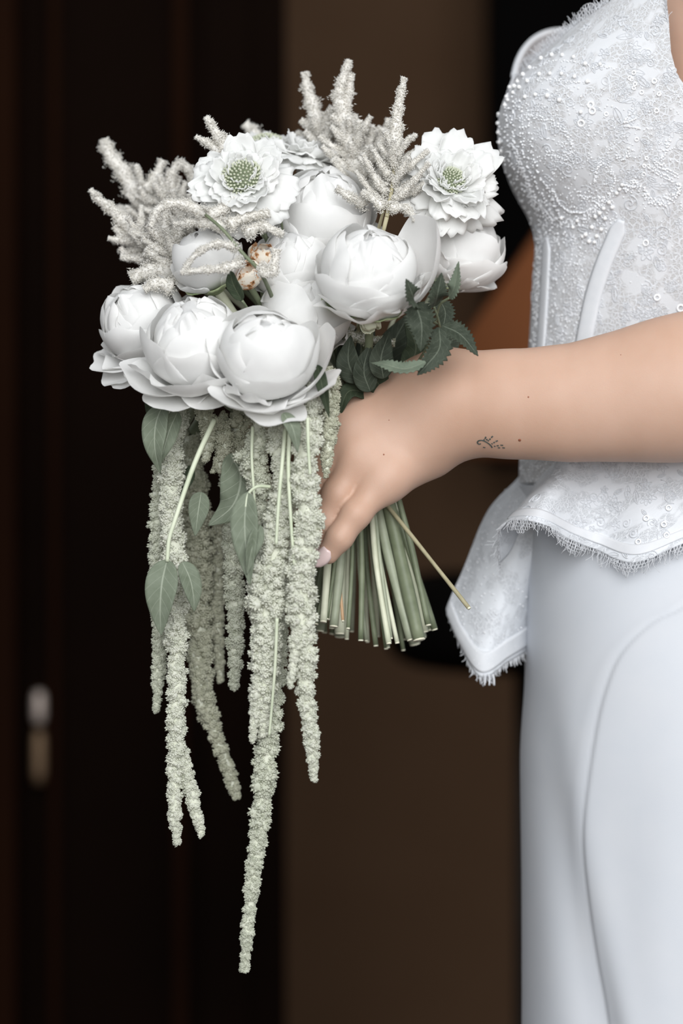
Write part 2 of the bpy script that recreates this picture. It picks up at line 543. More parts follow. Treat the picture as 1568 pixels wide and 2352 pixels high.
# bar stool with tan leather shell and black seat, behind the dress
def bar_stool():
    d = 1.35
    seat_c = P(1240, 1425, d)
    root = empty('bar_stool', (seat_c[0], seat_c[1], 0), 'tan leather bar stool with black seat, blurred behind the white dress', 'stool')
    # seat cushion: rounded disc
    n, m = 18, 40
    G = np.zeros((n, m, 3))
    for i in range(n):
        a = PI * i / (n - 1)
        for j in range(m):
            b = 2 * PI * j / m
            rr = 0.17 * abs(math.sin(a)) ** 0.35
            G[i, j] = seat_c + np.array([rr * math.cos(b), rr * math.sin(b), 0.055 * math.copysign(abs(math.cos(a)) ** 0.6, math.cos(a))])
    part('seat', G.reshape(-1, 3), grid_faces(n, m, closed_u=True), M['black_leather'], root)
    # curved shell back, its rim rising to the right
    n, m = 26, 44
    G = np.zeros((n, m, 3))
    bc = P(1425, 1425, d)
    for i in range(n):
        v = i / (n - 1)
        for j in range(m):
            u = j / (m - 1)
            ang = PI - 1.7 + 3.4 * u
            rr = 0.185 + 0.012 * v
            x = bc[0] + rr * math.cos(ang)
            top = 0.272 + 1.55 * (x - (bc[0] - 0.185))
            z = seat_c[2] + 0.18 + v * (min(top, .5) - .18)
            G[i, j] = (x, bc[1] + rr * math.sin(ang), z)
    V, F, uv = sheet(G, 0.025)
    part('backrest', V, F, M['tan_leather'], root, True, uv)
    V, F = tube(catmull([seat_c + [.1, .1, 0], bc + [0, .15, .1], bc + [0, .185, .3]], 12), 0.016, 10)
    part('back_post', V, F, M['black_metal'], root)
    c = np.array([seat_c + np.array([0.0, 0, -0.05]), [seat_c[0], seat_c[1], 0.03]])
    V, F = tube(catmull(c, 4), 0.028, 16)
    part('pedestal', V, F, M['black_metal'], root)
    V, F = tube(np.array([[seat_c[0], seat_c[1], z] for z in (0.0, 0.012, 0.03)]), [0.2, 0.2, 0.05], 32)
    part('base', V, F, M['black_metal'], root)
bar_stool()

# ---------------------------------------------------------------- the bride: body as one signed-distance surface
def surface_nets(f, lo, hi, h):
    lo, hi = np.array(lo, float), np.array(hi, float)
    n = np.ceil((hi - lo) / h).astype(int) + 1
    ax = [lo[k] + h * np.arange(n[k]) for k in range(3)]
    X, Y, Z = np.meshgrid(*ax, indexing='ij')
    D = f(X, Y, Z)
    S = D < 0
    nc = n - 1
    cnt = np.zeros(nc, np.float32)
    acc = np.zeros((*nc, 3), np.float64)
    sl = lambda o: tuple(slice(o[k], o[k] + nc[k]) for k in range(3))
    corners = [(i, j, k) for i in (0, 1) for j in (0, 1) for k in (0, 1)]
    for a in corners:
        for ax_ in range(3):
            if a[ax_] == 0:
                b = list(a); b[ax_] = 1
                da, db = D[sl(a)], D[sl(b)]
                ch = S[sl(a)] != S[sl(b)]
                t = np.where(ch, da / np.where(np.abs(da - db) < 1e-12, 1, da - db), 0)
                cnt += ch
                for q in range(3):
                    base_ = a[q] + (t if q == ax_ else 0)
                    acc[..., q] += np.where(ch, base_, 0)
    act = cnt > 0
    idx = -np.ones(nc, np.int64)
    idx[act] = np.arange(act.sum())
    I = np.argwhere(act)
    V = lo + h * (I + acc[act] / cnt[act][:, None])
    F = []
    for ax_ in range(3):
        a = [slice(1, n[k] - 1) for k in range(3)]
        a[ax_] = slice(0, n[ax_] - 1)
        b = list(a); b[ax_] = slice(1, n[ax_])
        s0, s1 = S[tuple(a)], S[tuple(b)]
        e = np.argwhere(s0 != s1)
        if not len(e):
            continue
        inside_first = s0[tuple(e.T)]
        g = e.copy()
        u, v = (ax_ + 1) % 3, (ax_ + 2) % 3
        g[:, u] += 1
        g[:, v] += 1
        def cell(du, dv):
            c = g.copy()
            c[:, u] -= du
            c[:, v] -= dv
            return idx[tuple(c.T)]
        q = np.stack([cell(1, 1), cell(0, 1), cell(0, 0), cell(1, 0)], -1)
        q[~inside_first] = q[~inside_first][:, ::-1]
        F.append(q)
    F = np.concatenate(F)
    F = F[(F >= 0).all(1)]
    return V, F

def cap(X, Y, Z, a, b, ra, rb, ky=1.0):
    a, b = np.asarray(a, float), np.asarray(b, float)
    s = np.array([1, 1 / ky, 1])
    a2, b2 = a * s, b * s
    px, py, pz = X - a2[0], Y * s[1] - a2[1], Z - a2[2]
    d = b2 - a2
    t = np.clip((px * d[0] + py * d[1] + pz * d[2]) / (d @ d), 0, 1)
    q = np.sqrt((px - t * d[0]) ** 2 + (py - t * d[1]) ** 2 + (pz - t * d[2]) ** 2)
    return (q - (ra + (rb - ra) * t)) * min(1.0, ky)

def smin(a, b, k):
    h = np.clip(0.5 + 0.5 * (b - a) / k, 0, 1)
    return b * (1 - h) + a * h - k * h * (1 - h)

# torso: axis px centre, front profile, half width, all against image height
TX = P(1700, 0, 0.13)[0]
YC = 0.135
SHEAR = 0.20
PROF = np.array([  # py, front px, half width in metres
    (-260, 1420, 0.14), (-120, 1400, 0.145), (0, 1370, 0.132), (150, 1325, 0.128), (300, 1300, 0.124), (440, 1268, 0.118), (540, 1238, 0.112),
    (640, 1229, 0.107), (740, 1224, 0.102), (860, 1216, 0.1), (960, 1205, 0.103), (1060, 1198, 0.112), (1200, 1200, 0.125), (1400, 1216, 0.140),
    (1520, 1221, 0.147), (1700, 1205, 0.150), (1950, 1208, 0.150), (2352, 1212, 0.152), (3200, 1190, 0.17), (5500, 1120, 0.25)], float)
PZ = np.array([P(0, r[0], YC)[2] for r in PROF])[::-1]
PA = np.array([TX - P(r[1], 0, YC)[0] for r in PROF])[::-1]
PB = PROF[::-1, 2].copy()
_zd = np.linspace(PZ[0], PZ[-1], 4000)
def _sm(y):
    y = np.interp(_zd, PZ, y)
    w = np.hanning(121); w /= w.sum()
    for _ in range(2):
        y = np.convolve(np.pad(y, 60, mode='edge'), w, 'valid')
    return y
PA, PB, PZ = _sm(PA), _sm(PB), _zd
def prof(z):
    return np.interp(z, PZ, PA), np.interp(z, PZ, PB)

def torso_xy(th, z, inset=0.0):
    """th = 0 straight to the front (left in the picture), 90 deg = near side (to the camera)"""
    a, b = prof(z)
    a, b = a - inset, b - inset
    c, s = np.cos(th), np.sin(th)
    e = 2 / 2.25
    lx = -a * np.sign(c) * np.abs(c) ** e
    ly = -b * np.sign(s) * np.abs(s) ** e
    x = TX + lx + ly * SHEAR
    y = YC + ly
    return x, y

HAND = {
    'index': [(838, 935, .012), (772, 985, .014), (730, 1040, .018), (704, 1085, .024)],
    'middle': [(806, 988, .000), (752, 1066, -.002), (724, 1128, .002), (708, 1176, .008)],
    'ring': [(826, 1046, -.006), (776, 1134, -.011), (748, 1196, -.009), (732, 1240, -.005)],
    'pinky': [(885, 1098, -.009), (818, 1180, -.018), (780, 1234, -.019), (754, 1272, -.017)],
    'thumb': [(955, 885, .018), (885, 915, .045), (840, 985, .062), (815, 1040, .064)],
}
FR = {'index': (.0105, .0092, .0082, .0068), 'middle': (.0108, .0095, .0084, .007), 'ring': (.0098, .0088, .0080, .0066),
      'pinky': (.0096, .0083, .0074, .0060), 'thumb': (.013, .0115, .0105, .0085)}
ARM = [(1040, 928, -.004, .0255), (1100, 927, -.006, .0262), (1200, 928, -.010, .0276), (1320, 925, -.014, .0300), (1450, 908, -.018, .0340),
       (1570, 890, -.022, .0385), (1720, 868, -.024, .042), (1880, 840, -.02, .043)]
def arm_sdf(X, Y, Z):
    D = np.full(X.shape, 9.0)
    pts = [(P(*a[:3]), a[3]) for a in ARM]
    for (p, r), (q, s) in zip(pts[:-1], pts[1:]):
        D = smin(D, cap(X, Y, Z, p, q, r, s, 0.78), 0.012)
    D = smin(D, cap(X, Y, Z, P(1870, 830, -.02), P(1800, -150, .05), .042, .05), 0.03)
    # back of the hand: metacarpals
    W = [P(1020, 880, .004), P(1015, 915, -.002), P(1012, 955, -.004), P(1010, 990, 0.0)]
    wr = [.0145, .0165, .0165, .0145]
    H = np.full(X.shape, 9.0)
    for w, r, f in zip(W, wr, ('index', 'middle', 'ring', 'pinky')):
        H = smin(H, cap(X, Y, Z, w, P(*HAND[f][0]), r, FR[f][0] + .0022, 0.9), 0.013)
    H = smin(H, cap(X, Y, Z, P(985, 1050, .004), P(895, 1104, -.003), .0122, .0105), 0.006)
    H = smin(H, cap(X, Y, Z, P(985, 1010, .004), P(850, 1020, .004), .016, .011), 0.012)
    H = smin(H, cap(X, Y, Z, P(1000, 870, .012), P(*HAND['thumb'][0]), .015, .013), 0.014)
    D = smin(D, H, 0.014)
    # knuckles
    for f in ('index', 'middle', 'ring', 'pinky'):
        k = P(*HAND[f][0]) + np.array([0, -.0030, 0])
        D = smin(D, cap(X, Y, Z, k, k + np.array([.002, 0, .001]), .0085, .0085), 0.012)
    FG = np.full(X.shape, 9.0)
    for f, js in HAND.items():
        q = np.full(X.shape, 9.0)
        pp = [P(*j) for j in js]
        for i in range(3):
            q = smin(q, cap(X, Y, Z, pp[i], pp[i + 1], FR[f][i], FR[f][i + 1]), 0.0035)
        FG = smin(FG, q, 0.0008)
    return smin(D, FG, 0.009)
def body_sdf(X, Y, Z):
    D = arm_sdf(X, Y, Z)
    a, b = prof(Z)
    ta, tb = a - .014, b - .012
    c = YC
    q = (np.sqrt(((X - TX) / ta) ** 2 + ((Y - c) / tb) ** 2) - 1) * 0.09
    q = np.maximum(q, Z - P(0, -140, YC)[2])
    q = np.maximum(q, 0.5 - Z)
    D = smin(D, q, 0.012)
    sh, fs = P(1800, -170, .05), P(1740, -170, .23)
    D = smin(D, cap(X, Y, Z, sh, fs, .05, .05), 0.04)
    D = smin(D, cap(X, Y, Z, P(1740, -230, .135), P(1690, -480, .135), .058, .05), 0.04)
    return D

HX = P(1610, 0, 0)[0]
Va, Fa = surface_nets(arm_sdf, P(640, 1330, 0) * [1, 0, 1] + [0, -.08, 0], [HX, .11, P(0, 700, 0)[2]], 0.0014)
Vb, Fb = surface_nets(body_sdf, [HX - .0042, -.09, 0.48], [P(2260, 0, .13)[0], .32, 1.60], 0.0042)
# the torso front that reaches left of the arm seam (under the corset) as well
lo_t = [P(1200, 0, .13)[0], 0.0, 0.48]
def torso_only(X, Y, Z):
    a, b = prof(Z)
    q = (np.sqrt(((X - TX) / (a - .014)) ** 2 + ((Y - YC) / (b - .012)) ** 2) - 1) * 0.09
    return np.maximum(np.maximum(q, Z - P(0, -140, YC)[2]), 0.5 - Z)
Vc, Fc = surface_nets(torso_only, lo_t, [HX + .0042, .30, 1.46], 0.0042)
body_V = np.concatenate([Va, Vb, Vc])
body_F = np.concatenate([Fa, Fb + len(Va), Fc + len(Va) + len(Vb)])
bride = empty('person', (TX, YC, 0), 'person in a white lace corset gown holding the bouquet with one hand', 'person')
part('body', body_V, body_F, M['skin'], bride)
arm_bvh = BVHTree.FromPolygons(Va.tolist(), Fa.tolist())

def shoot(bvh, px, py):
    o = Vector((0, -CAM_D, CAM_Z))
    t = P(px, py, 0)
    h = bvh.ray_cast(o, (Vector(t) - o).normalized(), 5.0)
    return (np.array(h[0]), np.array(h[1])) if h[0] is not None else (None, None)

# fingernails
def nail(f, length, width, side):
    js = [P(*j) for j in HAND[f]]
    T = unit(js[3] - js[2])
    tip = js[3] + T * FR[f][3] * 1.0
    Nn = unit(np.array(side) - T * np.dot(side, T))
    B = np.cross(T, Nn)
    n, m = 10, 9
    G = np.zeros((n, m, 3))
    for i in range(n):
        v = i / (n - 1)
        w = width * (0.80 + 0.2 * math.sin(PI * min(1, v * 1.2))) * (1 - max(0, v - .6) ** 2 * 3.2)
        for j in range(m):
            u = -1 + 2 * j / (m - 1)
            a = u * 0.95
            rad = FR[f][3] + .0007
            G[i, j] = tip - T * (length * .72) + T * length * v * (1 - 0.1 * u * u) + B * math.sin(a) * w * 1.0 + Nn * (math.cos(a) * rad - 0.0012 * v * v)
    V, F, uv = sheet(G, .0006)
    part('fingernail', V, F, M['nail'], bride, True, uv, None, 'pale pink polished nail')
nail('pinky', .0125, .0054, (-.42, -.9, .05))
nail('ring', .0115, .0056, (-.5, -.86, .05))

# tattoo of a small rising sun with a curl, plus moles
def ribbon_on(bvh, pts, w):
    hits = []
    for p in catmull(np.array([(a, b, 0) for a, b in pts], float), max(4, len(pts) * 5)):
        q, n = shoot(bvh, p[0], p[1])
        if q is not None:
            hits.append((q + n * .00025, n))
    if len(hits) < 2:
        return None
    C = np.array([h[0] for h in hits])
    N = np.array([h[1] for h in hits])
    T = np.gradient(C, axis=0)
    B = np.cross(T, N)
    B /= np.linalg.norm(B, axis=1, keepdims=True) + 1e-12
    L = np.stack([C - B * w, C + B * w], 1)
    return L.reshape(-1, 3), grid_faces(len(C), 2)
tz = lambda a, b: (860 + a / 3.675, 1000 + b / 3.675)
ink = [[tz(897, 68), tz(880, 72), tz(868, 58), tz(880, 43), tz(915, 42), tz(955, 62), tz(985, 88), tz(992, 103)]]
for a, b, c, d_ in ((940, 10, 932, 28), (928, 32, 920, 40), (998, 4, 985, 18), (978, 24, 970, 36), (965, 40, 955, 46), (1040, 42, 1022, 50), (1015, 54, 1003, 62),
                    (995, 66, 988, 72), (1085, 82, 1062, 80), (1048, 84, 1030, 86), (1020, 88, 1008, 92), (950, 28, 945, 40), (1100, 104, 1078, 102), (1060, 103, 1040, 102), (915, 98, 935, 102)):
    ink.append([tz(a, b), tz(c, d_)])
pcs = [ribbon_on(arm_bvh, s, .00042) for s in ink]
V, F = merge([p for p in pcs if p is not None])
part('tattoo', V, F, M['ink'], bride, True, None, None, 'small black line tattoo of a curl with dotted rays')
for px, py, r in ((1193, 1011, .0009), (881, 1044, .0005), (893, 965, .0003), (1213, 912, .0005), (1425, 815, .0003)):
    q, n = shoot(arm_bvh, px, py)
    if q is not None:
        V, F = spindles(q[None], n[None], r, r * .35, *sphere_mesh(1, 10, 6))
        part('mole', V, F, M['mole'], bride)

# ---------------------------------------------------------------- the dress
CUP = np.array([(-60, 1400), (0, 1345), (60, 1300), (110, 1256), (160, 1201), (205, 1166), (250, 1147), (300, 1143), (345, 1148), (390, 1163), (435, 1188), (485, 1216), (530, 1231), (570, 1236), (620, 1232)], float)
CUP_T, CUP_W = math.radians(34), math.radians(30)
def cup_shift(th, z, A):
    """forward swell of both cups, A = amount at the apex"""
    g = np.exp(-.5 * (np.abs(th - CUP_T) / CUP_W) ** 2.4) + .85 * np.exp(-.5 * (np.abs(th + CUP_T) / CUP_W) ** 2.4)
    return -A * g * .95, -A * g * .35 * np.sign(th)
def _solve():
    t = np.linspace(0, 1.5, 80)
    zs_, As = [], []
    for py, px in CUP:
        z = P(0, py, .07)[2]
        lo_, hi_ = 0.0, .12
        for _ in range(26):
            A = (lo_ + hi_) / 2
            x, y = torso_xy(t, z)
            dx, dy = cup_shift(t, z, A)
            cx = (784 + (x + dx) / PXM * CAM_D / (CAM_D + y + dy)).min()
            lo_, hi_ = (A, hi_) if cx > px else (lo_, A)
        zs_.append(z)
        As.append(A)
    return np.array(zs_)[::-1], np.array(As)[::-1]
CZ, CA = _solve()
CZ_f = np.linspace(CZ[0] - .03, CZ[-1] + .05, 400)
CA_f = np.interp(CZ_f, np.concatenate([[CZ[0] - .015], CZ]), np.concatenate([[0], CA]))
CA_f = np.convolve(np.pad(CA_f, 10, mode='edge'), np.ones(21) / 21, 'valid')
TOPS = np.array([(-180, 300), (-75, 260), (-55, 60), (-35, 90), (-8, 190), (8, 190), (22, 135), (34, 78), (44, 48), (54, 12), (64, 2), (71, 18), (75.5, 100), (80, 205), (90, 330), (180, 330)], float)
def corset_point(th, v, off=0.0):
    deg = np.degrees(th)
    ztop = P(0, 0, .07)[2] - np.interp(deg, TOPS[:, 0], TOPS[:, 1]) * PXM * 1.05
    zbot = P(0, 1110, .07)[2]
    z = zbot + v * (ztop - zbot)
    x, y = torso_xy(th, z, -off)
    dx, dy = cup_shift(th, z, np.interp(z, CZ_f, CA_f))
    x, y = x + dx, y + dy
    return np.stack([x, y, z], -1)
nT, nV = 160, 150
th = np.linspace(-PI, PI, nT)
vv = np.linspace(0, 1, nV)
TH, VV = np.meshgrid(th, vv)
G = corset_point(TH, VV)
uvs = np.stack([TH * .13, G[..., 2]], -1)
Vc_, Fc_, Uc_ = sheet(G[:, ::-1], .0012, uvs[:, ::-1])
corset = part('corset', Vc_, Fc_, M['lace'], bride, True, Uc_, None, 'white beaded lace corset bodice')
corset_bvh = BVHTree.FromPolygons(Vc_.tolist(), Fc_.tolist())

rng = np.random.default_rng(7)
def on_corset(pts, off=.0006):
    """pixel path -> points on the corset"""
    out, nn = [], []
    for a, b in pts:
        q, n = shoot(corset_bvh, a, b)
        if q is not None:
            out.append(q + n * off)
            nn.append(n)
    return np.array(out), np.array(nn)
cz = lambda a, b: (1120 + a / 2.868, b / 2.868)

# pearls, each one a bead
pearl_me = mesh_data('pearl', *sphere_mesh(1.0, 14, 10), M['pearl'])
pearl_px = [cz(*p) for p in ((280, 450), (355, 390), (425, 367), (493, 367), (567, 380), (643, 423), (740, 425), (237, 495), (266, 538), (343, 492), (412, 488), (488, 488), (572, 508),
            (655, 538), (250, 640), (318, 625), (395, 632), (472, 660), (212, 578), (180, 572), (172, 612), (138, 660), (490, 1432), (593, 1452), (565, 1495), (712, 1425), (775, 1437), (690, 1495),
            (750, 1510), (765, 1370), (820, 1363), (850, 1270), (868, 1245), (885, 1215), (648, 1545), (628, 1558), (720, 1555), (705, 1595), (672, 1590), (200, 540), (612, 738), (740, 1400), (800, 1330))]
pearl_px += [(1184, 163), (1171, 183), (1161, 202), (1154, 223), (1150, 242), (1147, 262), (1146, 283), (1147, 304), (1150, 326), (1153, 346), (1158, 366)]
rl = root_of(bride)
for px, py in pearl_px:
    q, n = shoot(corset_bvh, px, py)
    if q is None:
        q, n = shoot(corset_bvh, px + 12, py)
    if q is None:
        continue
    r = rng.uniform(.0011, .0014)
    o = link('pearl', pearl_me, corset, q + n * r * .7 - rl)
    o.scale = (r, r, r)
# sequins: little rings
tv, tf = [], []
nu_, nv_ = 14, 6
for i in range(nu_):
    a = 2 * PI * i / nu_
    for j in range(nv_):
        b = 2 * PI * j / nv_
        tv.append(((1 + .38 * math.cos(b)) * math.cos(a), (1 + .38 * math.cos(b)) * math.sin(a), .22 * math.sin(b)))
tf = [(i * nv_ + j, ((i + 1) % nu_) * nv_ + j, ((i + 1) % nu_) * nv_ + (j + 1) % nv_, i * nv_ + (j + 1) % nv_) for i in range(nu_) for j in range(nv_)]
seq_me = mesh_data('sequin', np.array(tv), tf, M['sequin'])
for a, b, r in ((677, 690, 1.6), (688, 730, 1.6), (615, 812, 1.7), (780, 752, 1.0), (960, 480, 1.0), (935, 515, 1.0), (945, 525, .9), (968, 555, .9), (960, 580, .9), (1012, 610, 1.0), (1095, 535, 1.2),
                (1127, 620, 1.0), (1110, 730, 1.1), (980, 918, 1.0), (1030, 1092, .9), (1058, 1092, .9), (1027, 1148, 1.0), (945, 1198, .9), (963, 1195, .8), (1045, 1042, .9), (1115, 1960, 1.5), (1270, 2030, 1.8), (1040, 1600, 1.5)):
    q, n = shoot(corset_bvh, *cz(a, b))
    if q is None:
        continue
    o = link('sequin', seq_me, corset, q + n * .0006 - rl)
    s = r * .00105
    o.scale = (s, s, s)
    o.rotation_euler = Vector(n + rng.normal(0, .15, 3)).to_track_quat('Z', 'Y').to_euler()

# seed beads, in embroidered lines and scatter
bead_p, bead_r = [], []
def bead_line(pts, step=5.0, r=.0007, jit=1.5, rows=1):
    c = catmull(np.array([(a, b, 0) for a, b in pts], float), 60)
    L = np.concatenate([[0], np.cumsum(np.linalg.norm(np.diff(c, axis=0), axis=1))])
    for row in range(rows):
        for s in np.arange(0, L[-1], step):
            x = np.interp(s, L, c[:, 0]) + rng.normal(0, jit)
            y = np.interp(s, L, c[:, 1]) + rng.normal(0, jit) + row * 7
            q, n = shoot(corset_bvh, x, y)
            if q is not None:
                rr = r * rng.uniform(.55, .95)
                bead_p.append(q + n * rr * .6)
                bead_r.append(rr)
B_ = lambda *p: [cz(*q) for q in p]
bead_line(B_((300, 455), (425, 405), (560, 410), (700, 440), (850, 450)), 5)
bead_line(B_((240, 520), (400, 520), (560, 540), (680, 545)), 5)
bead_line(B_((250, 740), (360, 770), (480, 830), (550, 930), (540, 1010), (460, 1040), (380, 980)), 4, .0007, 2, 2)
bead_line(B_((160, 900), (230, 1100), (300, 1290), (400, 1400), (560, 1450), (700, 1370), (770, 1290)), 4, .0008, 3, 3)
bead_line(B_((430, 1240), (480, 1350), (580, 1400), (690, 1370), (740, 1290)), 3.5, .0009, 1)
bead_line(B_((700, 1190), (720, 1100), (760, 1050)), 3.5, .0008, 1, 2)
bead_line(B_((790, 1080), (830, 1160), (820, 1240), (760, 1310), (640, 1290), (600, 1260)), 4, .0007, 2, 2)
bead_line(B_((900, 1220), (1000, 1210), (1060, 1290), (1140, 1320), (1230, 1270), (1270, 1190)), 4, .0009, 3, 3)
bead_line(B_((1060, 1090), (1140, 1140), (1220, 1180)), 4, .0008, 1, 2)
bead_line(B_((1100, 1060), (1180, 1110), (1250, 1150)), 4, .0008, 1, 2)
bead_line(B_((900, 800), (940, 740)), 4, .0009, .5); bead_line(B_((900, 810), (980, 780)), 4, .0009, .5); bead_line(B_((900, 830), (1010, 848)), 4, .0009, .5)
bead_line(B_((850, 1010), (900, 1030), (950, 960)), 4, .0008, 3, 2)
bead_line(B_((1190, 900), (1170, 1000), (1130, 1080)), 4, .0008, 4, 2)
for xo in (0, 18, 34, 52, 70):
    bead_line([(1147 + xo * .9, 215 + xo * 0.3), (1145 + xo, 300), (1160 + xo, 380), (1205 + xo, 470), (1240 + xo * .8, 540)], 6, .0009, 3)
bead_line(B_((330, 1560), (330, 1800), (310, 2100), (300, 2320)), 4, .0009, 3)
bead_line(B_((345, 1560), (350, 1800), (330, 2100), (320, 2320)), 5, .0008, 4)
def scatter(x0, x1, y0, y1, n, r=.0006):
    for _ in range(n):
        x, y = rng.uniform(x0, x1), rng.uniform(y0, y1)
        q, n_ = shoot(corset_bvh, x, y)
        if q is not None:
            rr = r * rng.uniform(.45, 1.0)
            bead_p.append(q + n_ * rr * .5)
            bead_r.append(rr)
scatter(1225, 1345, 540, 815, 620)
scatter(1150, 1330, 180, 480, 420)
scatter(1330, 1568, 200, 480, 330)
scatter(1240, 1420, 440, 560, 260)
scatter(1345, 1568, 480, 800, 90, .0005)
scatter(1195, 1290, 1035, 1110, 170, .0008)
V, F = spindles(np.array(bead_p), rng.normal(0, 1, (len(bead_p), 3)), np.array(bead_r), np.array(bead_r), ICO_V, ICO_F)
part('seed_beads', V, F, M['glass_bead'], corset, True, None, 'stuff', 'tiny glass beads sewn on the lace')

# corded lace motifs: blossoms, leaves and scrolls in raised thread
def cord(pts3, r, sides=5):
    return tube(pts3, r, sides)
cords = []
def motif(px, py, size, kind, rot, r=.00035, bvh=corset_bvh):
    q, n = shoot(bvh, px, py)
    if q is None:
        return
    n = unit(n)
    X = unit(np.cross(n, [0, 0, 1]))
    Y = np.cross(n, X)
    curves = []
    t = np.linspace(0, 2 * PI, 31)
    if kind == 0:
        rr = size * (0.72 + 0.28 * np.cos(5 * t))
        curves.append(np.stack([rr * np.cos(t), rr * np.sin(t)], 1))
        curves.append(np.stack([.28 * size * np.cos(t[::3]), .28 * size * np.sin(t[::3])], 1))
    elif kind == 1:
        s = np.linspace(0, 1, 18)
        w = .38 * size * np.sin(PI * s) ** .8
        curves.append(np.stack([size * (s * 2 - 1), w], 1))
        curves.append(np.stack([size * (s * 2 - 1), -w], 1))
        curves.append(np.stack([size * (s * 2 - 1), w * 0], 1))
    else:
        a = np.linspace(0, 3.6 * PI, 30)
        rr = size * a / a[-1]
        curves.append(np.stack([rr * np.cos(a), rr * np.sin(a)], 1))
    cr, sr = math.cos(rot), math.sin(rot)
    for c in curves:
        out = []
        for u, w in c:
            p = q + X * (u * cr - w * sr) + Y * (u * sr + w * cr)
            h = bvh.find_nearest(Vector(p))
            if h[0] is not None:
                nn = np.array(h[1])
                if np.dot(nn, n) < 0:
                    nn = -nn
                out.append(np.array(h[0]) + nn * r * 0.8)
        if len(out) > 3:
            cords.append(cord(np.array(out), r, 4))
for i in range(270):
    x, y = rng.uniform(1170, 1568), rng.uniform(30, 815)
    inner = (y > 480 and x > 1400)
    motif(x, y, rng.uniform(.0022, .0055) * (0.9 if inner else 1.0), int(rng.choice([0, 0, 0, 1, 1, 2])), rng.uniform(0, 6.3), rng.uniform(.00018, .00032))
V, F = merge(cords)
part('corded_lace', V, F, M['thread'], corset, True, None, 'stuff', 'raised white thread outlining lace blossoms and scrolls')

# boning tapes
def tape(pts, wpx, thick, mat, bvh, parent, name, label=None):
    c = catmull(np.array([(a, b, 0) for a, b in pts], float), 40)
    T = np.gradient(c, axis=0)
    N2 = np.stack([-T[:, 1], T[:, 0]], 1)
    N2 /= np.linalg.norm(N2, axis=1, keepdims=True)
    rows = []
    for i in range(len(c)):
        row = []
        for k, u in enumerate(np.linspace(-1, 1, 7)):
            x, y = c[i, 0] + N2[i, 0] * u * wpx / 2, c[i, 1] + N2[i, 1] * u * wpx / 2
            q, n = shoot(bvh, x, y)
            row.append(None if q is None else q + n * (thick * (1 - u ** 4) + .0002))
        if all(r is not None for r in row):
            rows.append(row)
    G_ = np.array(rows)
    mid_ = G_[:, 3:4]
    sh_ = np.clip(np.arange(len(G_)) / 4.0, .15, 1) ** .5
    G_ = mid_ + (G_ - mid_) * sh_[:, None, None]
    V, F, uv = sheet(G_, .0008)
    return part(name, V, F, mat, parent, True, uv, None, label)
tape([(1428, 505), (1412, 545), (1385, 610), (1360, 690), (1338, 800), (1325, 860)], 38, .0008, M['satin'], corset_bvh, corset, 'boning_tape', 'smooth white satin boning channel')
tape([(1256, 545), (1252, 640), (1246, 740), (1240, 830)], 18, .0006, M['satin'], corset_bvh, corset, 'boning_tape')

# eyelash fringe: fine curved threads leaving an edge
def fringe(edge, outdirs, n, lmin, lmax, r=.00022, seed=3, name='eyelash_fringe', parent=None):
    rg = np.random.default_rng(seed)
    L = np.concatenate([[0], np.cumsum(np.linalg.norm(np.diff(edge, axis=0), axis=1))])
    pcs_ = []
    for i in range(n):
        s = L[-1] * (i + rg.uniform(-.6, .6)) / n
        p = np.array([np.interp(s, L, edge[:, k]) for k in range(3)])
        o = np.array([np.interp(s, L, outdirs[:, k]) for k in range(3)])
        ln = rg.uniform(lmin, lmax)
        side = rg.normal(0, .35, 3)
        c = [p, p + unit(o + side * .5) * ln * .5, p + unit(o + side) * ln]
        pcs_.append(tube(catmull(c, 6), np.linspace(r, r * .6, 6), 4))
    V, F = merge(pcs_)
    return part(name, V, F, M['thread'], parent, True, None, 'stuff', 'frayed eyelash threads along the lace edge')
dg = np.radians(np.linspace(12, 76, 120))
edge = corset_point(dg, np.ones_like(dg))
fringe(edge, np.stack([-.35 + 0 * dg, -.25 + 0 * dg, 1 + 0 * dg], 1), 190, .003, .0085, .00022, 3, 'eyelash_fringe', corset)
# scalloped net border above the neckline: little hexagon loops of thread
net = []
for i, t_ in enumerate(np.radians(np.arange(14, 75, .95))):
    for k in range(3):
        p = corset_point(np.array(t_ + (k % 2) * .008), np.array(1.0))
        a = np.linspace(0, 2 * PI, 7)
        T = unit(corset_point(np.array(t_ + .02), np.array(1.)) - corset_point(np.array(t_ - .02), np.array(1.)))
        up = np.array([-.15, -.1, 1.0])
        h = (.0016 + .0022 * k) * (0.75 + .35 * math.sin(i * .52))
        net.append(tube(p + up * h + T[None] * np.cos(a)[:, None] * .0013 + unit(up)[None] * np.sin(a)[:, None] * .0013, .0002, 4))
V, F = merge(net)
part('net_border', V, F, M['thread'], corset, True, None, 'stuff', 'open hexagon net along the neckline')
# far cup rim seen past the near one
rim = catmull([P(1181, 175, .135), P(1190, 142, .15), P(1206, 112, .165), P(1230, 89, .18), P(1262, 75, .19), P(1300, 73, .20), P(1345, 92, .21)], 40)
tb = np.radians(np.linspace(3, -48, 40))
low = corset_point(tb, np.full(40, .93))
midr = rim * .55 + low * .45 + np.array([-.002, 0, 0])
G = np.stack([catmull([low[i], midr[i], rim[i]], 12) for i in range(40)], 1)
Vr, Fr, Ur = sheet(G, .0016, np.stack([np.tile(np.linspace(0, .06, 40), (12, 1)), G[..., 2]], -1))
far_cup = part('far_cup', Vr, Fr, M['lace_white'], bride, True, Ur, None, 'upper edge of the far cup, plain and blurred')
V, F = tube(rim, .0024, 8)
part('edge_binding', V, F, M['satin'], far_cup)

